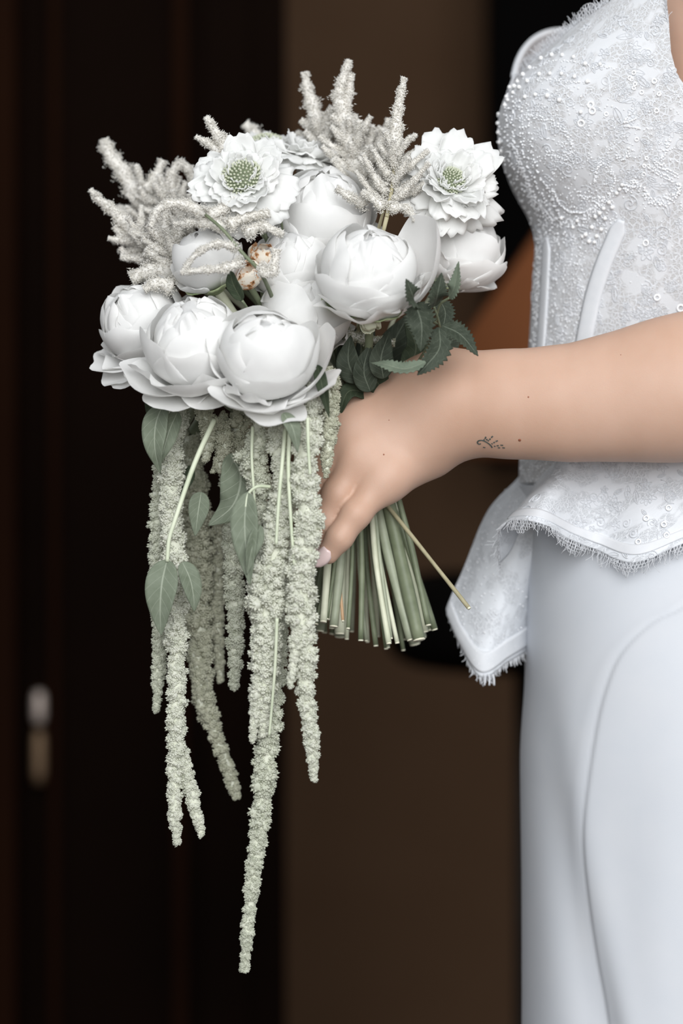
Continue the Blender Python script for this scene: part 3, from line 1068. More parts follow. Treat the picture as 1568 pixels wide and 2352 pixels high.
# skirt
SEAM = np.array([(1300, 1700), (1395, 1568), (1430, 1500), (1500, 1430), (1580, 1395), (1680, 1372), (1850, 1350), (1950, 1345), (2080, 1353), (2200, 1366), (2352, 1388), (2800, 1430), (5600, 1500)], float)
_sc = catmull(np.concatenate([SEAM, 0 * SEAM[:, :1]], 1), 300)
SEAM = _sc[:, :2]
zs = np.concatenate([np.linspace(P(0, 1116, .1)[2], P(0, 2420, .1)[2], 260), np.linspace(P(0, 2430, .1)[2], 0.005, 40)])
ths = np.concatenate([np.linspace(-PI, -.35, 24, endpoint=False), np.linspace(-.35, 1.75, 150, endpoint=False), np.linspace(1.75, PI, 26)])
TH, ZZ = np.meshgrid(ths, zs)
X_, Y_ = torso_xy(TH, ZZ)
py_ = 1176 - (ZZ - CAM_Z) / PXM * CAM_D / (CAM_D + Y_)
px_ = 784 + X_ / PXM * CAM_D / (CAM_D + Y_)
sx_ = np.interp(py_, SEAM[:, 0], SEAM[:, 1])
near = (TH > 0) & (TH < 2.3)
dist = px_ - sx_
step = 1 / (1 + np.exp(-np.clip(dist / 3.0, -30, 30)))
off = np.where(near, .0014 * step - .0008 * np.exp(-(dist / 5) ** 2) + .0004 * np.exp(-((dist + 22) / 16) ** 2), 0)
fx = np.interp(py_, [1450, 1560, 1800, 2050, 2352], [1240, 1243, 1268, 1318, 1380])
amp = np.interp(py_, [1480, 1700, 2352], [0, .0022, .006])
fd = px_ - fx
off = off + np.where(TH > -.2, -amp * np.exp(-(fd / 52) ** 2) + amp * .35 * np.exp(-((fd - 60) / 40) ** 2), 0)
off = off + np.where((TH > -.3) & (TH < 2), .002 * np.sin(px_ / 38 + py_ / 420) * np.interp(py_, [1500, 2000], [0, .6]), 0)
off = off + .01 * np.sin(TH * 9 + 1) * np.interp(ZZ, [0, .6], [1, 0])
nx, ny = X_ - TX, Y_ - YC
nl = np.sqrt(nx ** 2 + ny ** 2)
X_, Y_ = X_ + nx / nl * (off + .002), Y_ + ny / nl * (off + .002)
G = np.stack([X_, Y_, ZZ], -1)
skirt = part('skirt', G.reshape(-1, 3), grid_faces(*G.shape[:2]), M['crepe'], bride, True, np.stack([TH * .15, ZZ], -1).reshape(-1, 2), None, 'smooth white crepe skirt with curved side seam')

# peplum: lofted lace sheets
def loft(rows, n=60, m=90):
    R = np.stack([catmull([P(*p) for p in r], m) for r in rows])
    return np.stack([catmull(R[:, j], n) for j in range(m)], 1)
def lace_sheet(name, G, parent, mat, label):
    du = np.cumsum(np.concatenate([np.zeros((G.shape[0], 1)), np.linalg.norm(np.diff(G, axis=1), axis=2)], 1), 1)
    dv = np.cumsum(np.concatenate([np.zeros((1, G.shape[1])), np.linalg.norm(np.diff(G, axis=0), axis=2)], 0), 0)
    V, F, uv = sheet(G, .0009, np.stack([du, dv], -1))
    return part(name, V, F, mat, parent, True, uv, None, label), V, F
front_rows = [
    [(1203, 1035, .125), (1216, 1035, .105), (1240, 1035, .085), (1275, 1035, .070), (1320, 1035, .055)],
    [(1200, 1085, .125), (1212, 1090, .100), (1236, 1095, .082), (1272, 1095, .068), (1312, 1090, .052)],
    [(1122, 1172, .112), (1150, 1190, .085), (1190, 1205, .070), (1230, 1205, .066), (1275, 1190, .060)],
    [(1065, 1305, .100), (1100, 1330, .076), (1150, 1350, .062), (1195, 1340, .066), (1235, 1310, .078)],
    [(1026, 1395, .092), (1060, 1455, .070), (1110, 1500, .056), (1165, 1470, .064), (1212, 1430, .085)],
    [(1030, 1412, .092), (1062, 1490, .070), (1106, 1556, .056), (1166, 1520, .066), (1218, 1490, .092)],
]
Gf = loft(front_rows)
front_flap, Vf, Ff = lace_sheet('peplum_front', Gf, bride, M['lace_white'], 'pointed lace front of the peplum, out of focus')
side_rows = [
    [(1212, 1010, .092), (1245, 1010, .070), (1300, 1010, .046), (1360, 1010, .032), (1420, 1010, .024), (1490, 1010, .018), (1570, 1010, .014), (1700, 1010, .012)],
    [(1235, 1070, .085), (1270, 1065, .060), (1312, 1060, .034), (1350, 1085, .028), (1410, 1090, .022), (1490, 1090, .014), (1570, 1090, .010), (1700, 1090, .008)],
    [(1200, 1190, .058), (1205, 1150, .032), (1262, 1125, .010), (1328, 1150, .018), (1395, 1165, .018), (1480, 1170, .006), (1570, 1150, .004), (1700, 1130, .004)],
    [(1174, 1260, .048), (1166, 1195, .022), (1235, 1185, -.004), (1318, 1215, .012), (1380, 1240, .016), (1465, 1260, .000), (1570, 1225, .000), (1700, 1180, .0)],
    [(1148, 1292, .042), (1152, 1205, .018), (1235, 1200, -.008), (1310, 1240, .008), (1368, 1262, .016), (1455, 1292, -.002), (1570, 1248, -.002), (1700, 1200, -.002)],
]
Gs = loft(side_rows, 60, 130)
side_flap, Vs, Fs = lace_sheet('peplum_side', Gs, bride, M['lace_white'], 'crisp lace side of the peplum folding forward over the skirt')
# inner facing that joins the fold to the front flap
inner_rows = [
    [(1235, 1070, .090), (1275, 1080, .080), (1330, 1100, .060)],
    [(1180, 1230, .080), (1230, 1230, .076), (1300, 1220, .050)],
    [(1205, 1350, .095), (1225, 1330, .086), (1262, 1300, .066)],
    [(1207, 1455, .100), (1216, 1420, .096), (1230, 1380, .090)],
]
Gi = loft(inner_rows, 40, 40)
lace_sheet('peplum_facing', Gi, bride, M['lace_white'], 'shaded inner side of the peplum fold')
def hem_fringe(Gr, n, lmin, lmax, seed, parent, r=.0002):
    e = Gr[-1]
    o = Gr[-1] - Gr[-4]
    o /= np.linalg.norm(o, axis=1, keepdims=True)
    fringe(e, o + np.array([0, -.25, -.25]), n, lmin, lmax, r, seed, 'eyelash_fringe', parent)
hem_fringe(Gs, 190, .004, .0105, 11, side_flap, .00018)
hem_fringe(Gf, 120, .002, .006, 12, front_flap, .0003)
fringe(Gi[8:, 0], np.tile(np.array([[.5, -.6, -.35]]), (Gi.shape[0] - 8, 1)), 60, .003, .007, .00022, 14, 'eyelash_fringe', front_flap)
for k in range(3):
    p = P(1112 + k * 10, 1548, .054)
    V, F = tube(catmull([p, p + [.0005, 0, -.003], p + [.0003 * k, 0, -.0068]], 6), .0006, 5)
    part('loose_thread', V, F, M['thread'], front_flap)
# hem tape of the side flap and the band of the front flap
def band(G, r0, r1, j0, j1, off, name, parent, mat):
    g = G[r0:r1, j0:j1]
    N = grid_normals(g)
    N = np.where((N[..., 1:2] > 0), -N, N)
    V, F, uv = sheet(g + N * off, .0012)
    part(name, V, F, mat, parent, True, uv, None, 'plain white hem tape')
band(Gs, 47, 54, 22, 128, .0006, 'hem_tape', side_flap, M['satin'])
band(Gf, 50, 58, 3, 88, .0006, 'hem_tape', front_flap, M['satin'])
# hem scallop net and corded motifs on the side flap
side_bvh = BVHTree.FromPolygons(Vs.tolist(), Fs.tolist())
cords = []
for i in range(75):
    motif(rng.uniform(1190, 1568), rng.uniform(1060, 1290), rng.uniform(.0022, .005), int(rng.integers(0, 3)), rng.uniform(0, 6.3), rng.uniform(.0002, .00036), side_bvh)
V, F = merge(cords)
part('corded_lace', V, F, M['thread'], side_flap, True, None, 'stuff')
net = []
e = Gs[-1]
L = np.concatenate([[0], np.cumsum(np.linalg.norm(np.diff(e, axis=0), axis=1))])
a = np.linspace(0, 2 * PI, 7)
for i in range(int(L[-1] / .0021)):
    s = i * .0021
    p = np.array([np.interp(s, L, e[:, k]) for k in range(3)])
    T = unit(np.array([np.interp(s + .001, L, e[:, k]) for k in range(3)]) - np.array([np.interp(s - .001, L, e[:, k]) for k in range(3)]) + 1e-9)
    for k in range(1 + int(1.5 + 1.6 * math.sin(s * 150))):
        dn = np.array([0, -.15, -1.0])
        net.append(tube(p + dn * (.0008 + .0019 * k) + T * (.001 * (k % 2)) + T[None] * np.cos(a)[:, None] * .0011 + dn[None] * np.sin(a)[:, None] * .0011, .00018, 4))
V, F = merge(net)
part('net_border', V, F, M['thread'], side_flap, True, None, 'stuff')
for px, py in ((1535, 1167), (1524, 1205), (1530, 1230), (1484, 1191), (1466, 1245)):
    q, n = shoot(side_bvh, px, py)
    if q is not None:
        o = link('sequin', seq_me, side_flap, q + n * .0008 - rl)
        s = .0014
        o.scale = (s, s, s)
        o.rotation_euler = Vector(n).to_track_quat('Z', 'Y').to_euler()
bp, br = [], []
rg = np.random.default_rng(5)
Nf = grid_normals(Gf)
for _ in range(420):
    i, j = rg.integers(2, 58), rg.integers(2, 88)
    n = Nf[i, j] if Nf[i, j][1] < 0 else -Nf[i, j]
    bp.append(Gf[i, j] + n * .0009)
    br.append(rg.uniform(.00025, .0006))
V, F = spindles(np.array(bp), rg.normal(0, 1, (len(bp), 3)), np.array(br), np.array(br), ICO_V, ICO_F)
part('seed_beads', V, F, M['glass_bead'], front_flap, True, None, 'stuff')

# ---------------------------------------------------------------- the bouquet
GRIP = P(835, 1105, .036)
stem_slots = []
_ends = [(733, 1440), (762, 1432), (788, 1442), (808, 1455), (842, 1468), (870, 1462), (890, 1470), (905, 1488), (930, 1452), (950, 1456), (990, 1448), (1008, 1440), (1020, 1430)]
def slot(i):
    """grip and cut-end position of stem number i: three layers in depth"""
    layer = i % 3
    k = (i // 3) * 1.0 + layer * .33
    fr_ = (k / 12.0) % 1.0
    px = 726 + 290 * fr_
    py = np.interp(px, [e[0] for e in _ends], [e[1] for e in _ends]) + (0, 6, 12)[layer] + (((i * 37) % 11) - 5) * 2.2
    d = (.004, .032, .062)[layer] + (((i * 53) % 7) - 3) * .002
    jt = np.random.default_rng(i + 90).normal(0, 1, 3)
    px, py = px + jt[0] * 9, py + jt[1] * 5
    g = GRIP + np.array([(fr_ - .5) * .034 + jt[2] * .0025, (-.013, 0.001, .014)[layer], 0])
    return g, P(px, py, d)
_stem_no = [0]
def add_stem(root, base, axis, r=.0026, mat=None, end=None, dark=False):
    i = _stem_no[0]
    _stem_no[0] += 1
    g, e = slot(i)
    if end is not None:
        e = end
    r = r * (.72 + .42 * ((i * 29) % 13) / 12)
    base = np.asarray(base, float)
    mid = base - np.asarray(axis) * .03
    dirn = unit(g - e)
    pts = [base, mid * .75 + (g + dirn * .05) * .25, g + dirn * .035, g, g * .5 + e * .5 + np.array([math.sin(i * 2.3) * .002, 0, 0]), e]
    c = catmull(pts, 36)
    rr = r * (1 + .06 * np.sin(np.arange(36) * .9 + i))
    V, F = tube(c, rr, 9)
    names = ['stem_pale', 'stem', 'stem_dark', 'stem_pale', 'stem', 'stem_dark', 'stem']  # second dark entry puts the gap's shade into the cupped peony's stem colour
    st = part('stem', V, F, M[mat or names[i % 7]], root)
    V, F = tube(np.array([e, e + unit(e - c[-2]) * .0008]), r * .92, 9)
    part('cut_end', V, F, M['stem_cut'], st)
    return c

def basis(axis):
    Z = unit(axis)
    ref = np.array([0, -1.0, 0]) if abs(Z[1]) < .85 else np.array([1.0, 0, 0])
    X = unit(ref - Z * np.dot(ref, Z))
    return X, np.cross(Z, X), Z

def ball_petal(c, B, R, phi, a0, a1, bmax, r0, flare=0.0, fp=2.5, ruff=.0, drop=0.0, seed=0, tipin=0.0, n=18, m=23, squash=0.94):
    """petal hugging a sphere of radius R from the base pole (a0) up to polar angle a1"""
    X, Y, Z = B
    rg_ = np.random.default_rng(seed)
    E = math.cos(phi) * X + math.sin(phi) * Y
    Q = -math.sin(phi) * X + math.cos(phi) * Y
    u, v = np.meshgrid(np.sin(np.linspace(-1, 1, m) * PI / 2), np.linspace(0, 1, n))
    ph = rg_.uniform(0, 6.3, 6)
    notch = rg_.uniform(-.03, .05)
    rd = np.sqrt(np.maximum(1 - np.abs(u) ** 2.3, 0))
    ve = v * (.66 + .34 * rd - notch * np.exp(-(u / .22) ** 2) * v ** 6 + .025 * np.sin(7 * u + ph[0]) * v ** 4)
    al = math.radians(a0) + math.radians(a1 - a0) * ve
    w = (.32 + .68 * np.sin(np.minimum(v / .62, 1) * PI / 2)) * (1 - .06 * v ** 7)
    be = math.radians(bmax) * u * w
    vf = np.clip(ve, 0, 1.05)
    r = R * (r0 + flare * vf ** fp - tipin * vf ** 4 + .016 * np.sin(2.2 * u + ph[1]) * v
             + ruff * vf ** 3 * (np.sin(5.5 * u + ph[2]) + .6 * np.sin(10 * u + ph[3])) + .5 * ruff * np.abs(u) ** 3 * np.sin(9 * v + ph[4])
             + .03 * u * math.cos(ph[5]) + .018 * v * np.sin(7 * u + ph[3] + 2.5 * v) + .012 * v * np.sin(3.1 * u - 5 * v + ph[4]) + .03 * math.cos(ph[2]) * np.maximum(v - .86, 0) / .14 * math.sin(ph[1]))
    mer = -np.cos(al)[..., None] * Z + np.sin(al)[..., None] * E
    dr = np.cos(be)[..., None] * mer + np.sin(be)[..., None] * Q
    pos = dr * r[..., None]
    zc = pos @ Z
    pos = pos + Z * (zc * (squash - 1))[..., None] - Z * (drop * R * vf ** 2.5)[..., None]
    return np.asarray(c) + pos

def img_phi(B, dx, dz, dy=0.0):
    v = np.array([dx, dy, dz], float)
    return math.atan2(v @ B[1], v @ B[0])

def peony(px, py, d, Rpx, axis, seed, label, guards=6, spread=0.34, closed=1.0, extra=(), stem_axis=None, end=None, inner_ruffle=.075):
    rg_ = random.Random(seed)
    c = P(px, py, d)
    R = Rpx * .95 * PXM * (CAM_D + d) / CAM_D
    B = basis(axis)
    root = empty('peony', c - B[2] * R, label, 'flower', 'flowers of the bouquet')
    def add(G, t=.0005):
        V, F, uv = sheet(G, t, None, True)
        part('petal', V, F, M['peony'], root, True, uv)
    s = seed * 100
    sv, sf = sphere_mesh(1, 26, 16)
    bumps = 1 + .07 * np.sin(sv[:, 0] * 9 + seed) * np.sin(sv[:, 1] * 8 + 2 * seed) + .05 * np.sin(sv[:, 2] * 13 + seed)
    part('heart_filler', c + sv * (R * .78 * bumps)[:, None], sf, M['peony'], root)  # white filler ball added so the centre shows no dark holes
    for i in range(8):                                           # crumpled heart
        s += 1
        add(ball_petal(c, B, R * rg_.uniform(.80, .92), i * 2.4 + rg_.uniform(-.3, .3), 60, rg_.uniform(160, 178), rg_.uniform(26, 40), .96, rg_.uniform(-.04, .14), 3, inner_ruffle * 1.2, 0, s))
    off_ = rg_.uniform(0, 6)
    for i in range(5):                                           # petals closing over the heart, irregular heights
        s += 1
        add(ball_petal(c, B, R, off_ + i * 2.51 + rg_.uniform(-.3, .3), 16, rg_.uniform(142, 172) * closed, rg_.uniform(56, 74), 0.84 + .022 * i, 0.0, 3, inner_ruffle * .45, 0, s, rg_.uniform(.0, .06)))
    off_ = rg_.uniform(0, 6)
    for i in range(5):
        s += 1
        add(ball_petal(c, B, R, off_ + i * 2.51 + rg_.uniform(-.35, .35), 14, rg_.uniform(108, 154) * closed, rg_.uniform(56, 78), .955 + .020 * i, rg_.uniform(-.01, .04), 3, inner_ruffle * .4, 0, s))
    off_ = rg_.uniform(0, 6)
    for i in range(4):
        s += 1
        add(ball_petal(c, B, R, off_ + i * PI / 2 + rg_.uniform(-.4, .4), 12, rg_.uniform(84, 124), rg_.uniform(46, 68), 1.06 + .022 * i, rg_.uniform(.03, .14), 3, .025, 0, s))
    off_ = rg_.uniform(0, 6)
    for i in range(guards):
        s += 1
        add(ball_petal(c, B, R, off_ + i * 2 * PI / max(guards, 1) + rg_.uniform(-.4, .4), 10, rg_.uniform(60, 90), rg_.uniform(34, 54) if i % 3 else rg_.uniform(20, 30), 1.12 + .03 * (i % 3), spread * rg_.uniform(.6, 1.5), 2.4, rg_.uniform(.05, .12), rg_.uniform(-.15, .25), s))
    for e in extra:   # (image direction dx, dz, dy), a1, bmax, r0, flare, drop
        s += 1
        (dx, dz, dy), a1, bm, r0, fl, dp = e
        add(ball_petal(c, B, R, img_phi(B, dx, dz, dy), 10, a1, bm, r0, fl, 2.2, .03, dp, s))
    # receptacle and sepals
    V, F = spindles(np.array([c - B[2] * R * .93]), np.array([B[2]]), .0075, .006, *sphere_mesh(1, 14, 8))
    part('calyx', V, F, M['sepal'], root)
    for i in range(3):
        G = ball_petal(c, B, R, i * 2.1 + rg_.uniform(0, 1), 8, rg_.uniform(40, 58), 20, 1.12, .16, 2, .02, 0, s + i + 50, n=9, m=9)
        V, F, uv = sheet(G, .0007)
        part('sepal', V, F, M['sepal'], root, True, uv)
    add_stem(root, c - B[2] * R * .95, stem_axis if stem_axis is not None else B[2], .0030, None, end)
    return root

peony(612, 808, -.062, 110, (.05, -.62, .74), 1, 'large white peony nearest the camera, at the bottom centre of the bouquet', 6, .30, 1.0,
      extra=[((1, .1, -.1), 112, 44, 1.20, .34, 0), ((-.35, -1, -.2), 90, 42, 1.16, .55, .35), ((.15, -1, -.25), 84, 30, 1.2, .55, .5), ((.65, -.8, -.2), 92, 28, 1.18, .5, .25), ((-.9, .1, .2), 100, 40, 1.12, .25, 0), ((.9, -.5, 0), 88, 24, 1.16, .55, .1)])
peony(446, 780, -.040, 114, (-.12, -.6, .76), 2, 'white ball peony left of the front one, lowest petals hanging over the green tassels', 5, .32, .95,
      extra=[((.1, -1, -.3), 98, 48, 1.16, .42, .25), ((-.8, -.7, 0), 92, 42, 1.16, .55, .35), ((.6, -1, -.2), 86, 42, 1.18, .6, .5), ((-.35, -1, -.2), 82, 30, 1.2, .5, .45)])
peony(322, 735, .0, 98, (-.55, -.45, .68), 3, 'leftmost white peony with a loose petal curling out to the left', 5, .34, 1.0,
      extra=[((-1, -.35, .1), 86, 34, 1.14, .55, .12), ((-.75, -.8, -.1), 80, 36, 1.14, .62, .3), ((-.3, -1, -.1), 80, 30, 1.14, .6, .4), ((-.7, .8, .4), 118, 34, 1.06, .3, 0)])
peony(472, 592, -.022, 78, (-.25, -.45, .85), 4, 'small closed white peony bud overlaid by a thin cream spray', 2, .1, 1.05)
peony(742, 486, .012, 112, (.05, -.5, .84), 5, 'round white peony at the top centre below the upright cream plumes', 4, .18, 1.0,
      extra=[((-1, -.2, -.2), 112, 40, 1.06, .12, 0)])
peony(846, 618, -.046, 112, (-.02, -.55, .82), 6, 'white peony at right of centre with one broad cupped petal opening to the right', 3, .14, 1.0,
      extra=[((1, .25, .1), 126, 56, 1.22, .60, 0), ((.6, -.8, -.1), 88, 46, 1.08, .2, 0), ((-.5, -.9, -.2), 80, 36, 1.08, .22, 0)])
peony(1058, 565, .022, 100, (.42, -.3, .84), 7, 'rightmost white peony beside the corset, petals cupped and half in shade', 5, .10, .95,
      extra=[((1, .2, 0), 122, 48, 1.10, .02, 0), ((.3, -.8, -.3), 104, 48, 1.12, .12, .1), ((.8, -.6, -.1), 104, 42, 1.14, .08, .1)])
peony(700, 715, -.008, 104, (.05, -.45, .86), 8, 'white peony half hidden between the front one and the cupped one', 4, .2, 1.0)
peony(676, 604, -.002, 92, (-.05, -.5, .84), 9, 'white peony deep in the middle of the bouquet, only a few broad petals showing', 5, .34, .9)

# scabiosa
def flat_petal(c, B, phi, r0, L, W, lift, ruff, seed, n=10, m=11, lobes=3, curl=0.0):
    X, Y, Z = B
    rg_ = np.random.default_rng(seed)
    E = math.cos(phi) * X + math.sin(phi) * Y
    Q = -math.sin(phi) * X + math.cos(phi) * Y
    u, v = np.meshgrid(np.sin(np.linspace(-1, 1, m) * PI / 2), np.linspace(0, 1, n))
    ph = rg_.uniform(0, 6.3, 4)
    lob = .05 * np.cos(lobes * PI * u + ph[2] * .3) * v ** 4
    rad = r0 + L * (v * (.60 + .40 * np.sqrt(np.maximum(1 - np.abs(u) ** 2.6, 0))) + lob - .03 * v)
    lat = W * u * (.28 + .72 * np.sin(np.minimum(v / .72, 1) * PI / 2))
    hgt = L * (math.sin(lift) * v + curl * v ** 2.5) + ruff * v ** 1.5 * (np.sin(5 * u + ph[0]) + .5 * np.sin(11 * u + ph[1])) - .15 * W * u * u
    return np.asarray(c) + (rad * math.cos(lift))[..., None] * E + lat[..., None] * Q + hgt[..., None] * Z

def scabiosa(px, py, d, rc_px, rp_px, axis, seed, label, disc_off=(0, 0)):
    rg_ = random.Random(seed)
    k = PXM * (CAM_D + d) / CAM_D
    c = P(px, py, d)
    rc, rp = rc_px * k, rp_px * k
    B = basis(axis)
    X, Y, Z = B
    root = empty('scabiosa', c - Z * .008, label, 'flower', 'flowers of the bouquet')
    sv, sf = sphere_mesh(1, 24, 12)
    V = c + (sv[:, 0:1] * X + sv[:, 1:2] * Y) * rc * .97 + sv[:, 2:3] * Z * rc * .62
    disc = part('disc', V, sf, M['scab_disc'], root, True, None, None, 'green domed centre')
    n = 170
    i = np.arange(n)
    zz = 1 - i / n * .98
    rr = np.sqrt(1 - zz * zz)
    a = i * PI * (3 - 5 ** .5)
    D = np.stack([rr * np.cos(a), rr * np.sin(a), zz], 1)
    pos = c + (D[:, 0:1] * X + D[:, 1:2] * Y) * rc + D[:, 2:3] * Z * rc * .66
    nrm = D[:, 0:1] * X + D[:, 1:2] * Y + D[:, 2:3] * Z * 1.3
    V, F = spindles(pos, nrm, rc * .066, rc * .10, *sphere_mesh(1, 7, 5))
    part('bobbles', V, F, M['scab_bob'], disc, True, None, 'stuff', 'pale green bead-like buds')
    s = seed * 1000
    for layer, (cnt, r0, L, W, lift) in enumerate(((15, .75, .64, .30, -.08), (16, .78, .50, .27, .18), (16, .80, .36, .21, .48))):
        for j in range(cnt):
            s += 1
            G = flat_petal(c - Z * (.0015 + .001 * (2 - layer)), B, (j + .33 * layer) * 2 * PI / cnt + rg_.uniform(-.12, .12), rc * r0, (rp - rc * .7) * L / .62 * rg_.uniform(.85, 1.12),
                           rp * W * rg_.uniform(.8, 1.15), lift + rg_.uniform(-.28, .32), rp * rg_.uniform(.018, .05), s, 10, 17, 3, rg_.uniform(-.35, .35))
            V, F, uv = sheet(G, .0004)
            part('petal', V, F, M['scab'], root, True, uv)
    for j in range(34):                                        # curled inner florets creeping over the rim
        s += 1
        G = flat_petal(c + Z * rc * .15, B, rg_.uniform(0, 6.3), rc * rg_.uniform(.86, 1.08), rp * rg_.uniform(.10, .19), rp * rg_.uniform(.06, .10), rg_.uniform(.4, 1.1), rp * .03, s, 7, 7, 2, rg_.uniform(.2, .8))
        V, F, uv = sheet(G, .0004)
        part('floret', V, F, M['scab'], root, True, uv)
    add_stem(root, c - Z * .006, Z, .0016)
    return root
scabiosa(556, 408, -.030, 46, 122, (-.08, -.88, .42), 1, 'white scabiosa with a large sharp green centre at the upper left of the bouquet')
scabiosa(1034, 416, -.006, 36, 132, (.22, -.80, .52), 2, 'white scabiosa with green centre at the upper right, nearest the corset')
scabiosa(612, 338, .062, 44, 88, (-.05, -.28, .95), 3, 'blurred white scabiosa behind the top of the bouquet, green centre seen edge-on')
scabiosa(702, 350, .040, 26, 100, (.2, -.15, .95), 4, 'white ruffled scabiosa at the top, only its petals showing beside the tall plumes')

# astilbe
def spike(path, w0, w1, rg_, dens, mat, root, bare=0.0):
    """fluffy tapering spike along a path of points; w = half width in metres"""
    c = catmull(path, 40)
    L = np.concatenate([[0], np.cumsum(np.linalg.norm(np.diff(c, axis=0), axis=1))])
    n = max(20, int(L[-1] * dens))
    T, A, Bn = frames(c)
    s = bare + (1 - bare) * rg_.random(n)
    s = np.concatenate([s, 1 - rg_.random(max(4, n // 25)) * .03])
    f = s * 39
    i0 = np.clip(f.astype(int), 0, 38)
    t = (f - i0)[:, None]
    ip = lambda Q: Q[i0] * (1 - t) + Q[i0 + 1] * t
    a = rg_.random(len(s)) * 2 * PI
    dirs = np.cos(a)[:, None] * ip(A) + np.sin(a)[:, None] * ip(Bn)
    w = (w0 + (w1 - w0) * s)
    rad = w * (.74 + .34 * rg_.random(len(s))) * (1 + .22 * np.sin(s * L[-1] / .0016)) * np.where(rg_.random(len(s)) < .12, 1.35, 1.0)
    pos = ip(c) + dirs * rad[:, None]
    d2 = dirs * .9 + ip(T) * .5 + rg_.normal(0, .6, (len(s), 3))
    V, F = spindles(pos, d2, rg_.uniform(.00022, .00048, len(s)), rg_.uniform(.0007, .0014, len(s)), TET_V, TET_F)
    ss = np.linspace(0, 1, 40)
    st = tube(c, (1 + .12 * np.sin(ss * L[-1] / .0016)) * np.maximum((w0 + (w1 - w0) * ss) * .84 * np.clip((ss - bare) * 8, .15, 1), .0003), 7)
    sp = part('flower_spike', V, F, mat, root, False, None, 'stuff')
    part('spike_core', st[0], st[1], M['astilbe'], sp)
    return c

def astilbe(spikes, label, seed, stem_path=None, stem_mat='astilbe_stem', auto=None, end=None, dens=31000, floret='astilbe', cut=True):
    rg_ = np.random.default_rng(seed)
    base = P(*(stem_path[-1] if stem_path else spikes[0][0][0]))
    root = empty('astilbe', base, label, 'flower', 'flowers of the bouquet')
    for pts, w0, w1 in spikes:
        spike([P(*p) for p in pts], w0 * 1.12 * PXM, w1 * PXM, rg_, dens, M[floret], root)
    if auto:
        main, n, l0, l1, w = auto                  # side spikes off a main path
        c = catmull([P(*p) for p in main], 40)
        T, A, Bn = frames(c)
        for k in range(n):
            s = (k + .5) / n
            i = int(s * 39)
            a = k * 2.4 + rg_.uniform(-.4, .4)
            o = math.cos(a) * A[i] + math.sin(a) * Bn[i]
            ln = (l0 + (l1 - l0) * s) * PXM * rg_.uniform(.75, 1.2)
            p0 = c[i]
            p1 = p0 + (o * .75 + T[i] * .5) * ln * .5
            p2 = p0 + (o * .9 + T[i] * .75 + np.array([0, 0, .05])) * ln
            spike([p0, p1, p2], w * PXM, w * .35 * PXM, rg_, dens, M[floret], root, .1)
    if stem_path:
        V, F = tube(catmull([P(*p) for p in stem_path], 24), np.linspace(.0009, .0013, 24), 7)
        part('upper_stem', V, F, M[stem_mat], root)
    if cut:
        ax_ = unit(base - (GRIP + np.array([0, 0, .05])))
        add_stem(root, base, ax_, .0013 if end is not None else .0015, 'astilbe_stem' if end is not None else None, end)
    return root

astilbe([([(738, 330, .05), (722, 260, .052), (706, 205, .05), (700, 166, .05)], 26, 7)], 'left one of the tall upright cream plumes at the top of the bouquet', 1,
        [(738, 330, .05), (750, 440, .05)], auto=([(752, 380, .05), (735, 290, .05)], 16, 80, 50, 15))
astilbe([([(832, 430, .03), (806, 320, .03), (782, 240, .03), (780, 205, .03), (802, 138, .03)], 34, 7), ([(790, 262, .03), (800, 215, .03), (806, 168, .03)], 14, 6)], 'tallest cream plume, its tip kinked, at the top centre of the bouquet', 2,
        [(832, 430, .03), (840, 500, .03)], auto=([(838, 470, .03), (800, 290, .03)], 22, 105, 50, 15))
astilbe([([(905, 380, -.012), (908, 310, -.012), (914, 250, -.012), (928, 178, -.012)], 21, 6)], 'sharp upright cream plume at right, its bare stem in front of white petals', 3,
        [(906, 375, -.014), (900, 430, -.018), (888, 498, -.022)], auto=([(890, 480, -.018), (910, 330, -.012)], 18, 120, 42, 11),
        end=P(1076, 1396, -.02))
astilbe([([(880, 400, .045), (860, 330, .045), (850, 295, .045)], 26, 12), ([(900, 420, .05), (893, 320, .05), (890, 272, .05)], 14, 6)], 'low fluffy cream plume behind the upright ones', 4,
        [(880, 400, .045), (860, 470, .045)], auto=([(868, 450, .045), (850, 320, .045)], 22, 85, 62, 17))
astilbe([([(335, 480, .07), (290, 405, .07), (252, 355, .07), (238, 320, .07)], 26, 13)], 'blurred cream plume pointing up and left, highest on the left side', 5,
        [(335, 480, .07), (420, 600, .05)], auto=([(400, 560, .06), (330, 460, .07)], 16, 120, 70, 15))
astilbe([([(318, 545, .03), (268, 492, .03), (232, 462, .03), (207, 436, .03)], 20, 6), ([(330, 560, .03), (282, 540, .03), (262, 520, .03)], 14, 6), ([(345, 590, .03), (295, 590, .03), (277, 568, .03)], 14, 6)],
        'cream plume reaching furthest left over the leftmost peony', 6,
        [(318, 545, .03), (420, 640, .02)], auto=([(420, 640, .02), (310, 540, .03)], 18, 100, 60, 13))
astilbe([([(330, 440, .06), (350, 420, .06), (375, 368, .06)], 17, 9), ([(395, 465, .05), (395, 400, .05), (418, 377, .05), (438, 400, .05), (446, 455, .05)], 12, 9)],
        'cream plume at left with one spike bent into an arch', 7,
        [(370, 470, .05), (440, 560, .04)], auto=([(440, 560, .04), (370, 440, .05)], 16, 90, 55, 14))
astilbe([([(528, 360, .0), (503, 315, .0), (472, 268, .0)], 20, 6), ([(510, 358, .0), (485, 335, .0), (449, 314, .0)], 13, 5)], 'short cream plume forking just above the sharp green-centred scabiosa', 8,
        [(528, 360, .0), (560, 470, .01)])
astilbe([([(600, 345, .09), (588, 312, .09), (562, 284, .09)], 17, 13)], 'single blurred cream spike behind the top of the bouquet', 9, [(600, 345, .09), (640, 450, .07)])
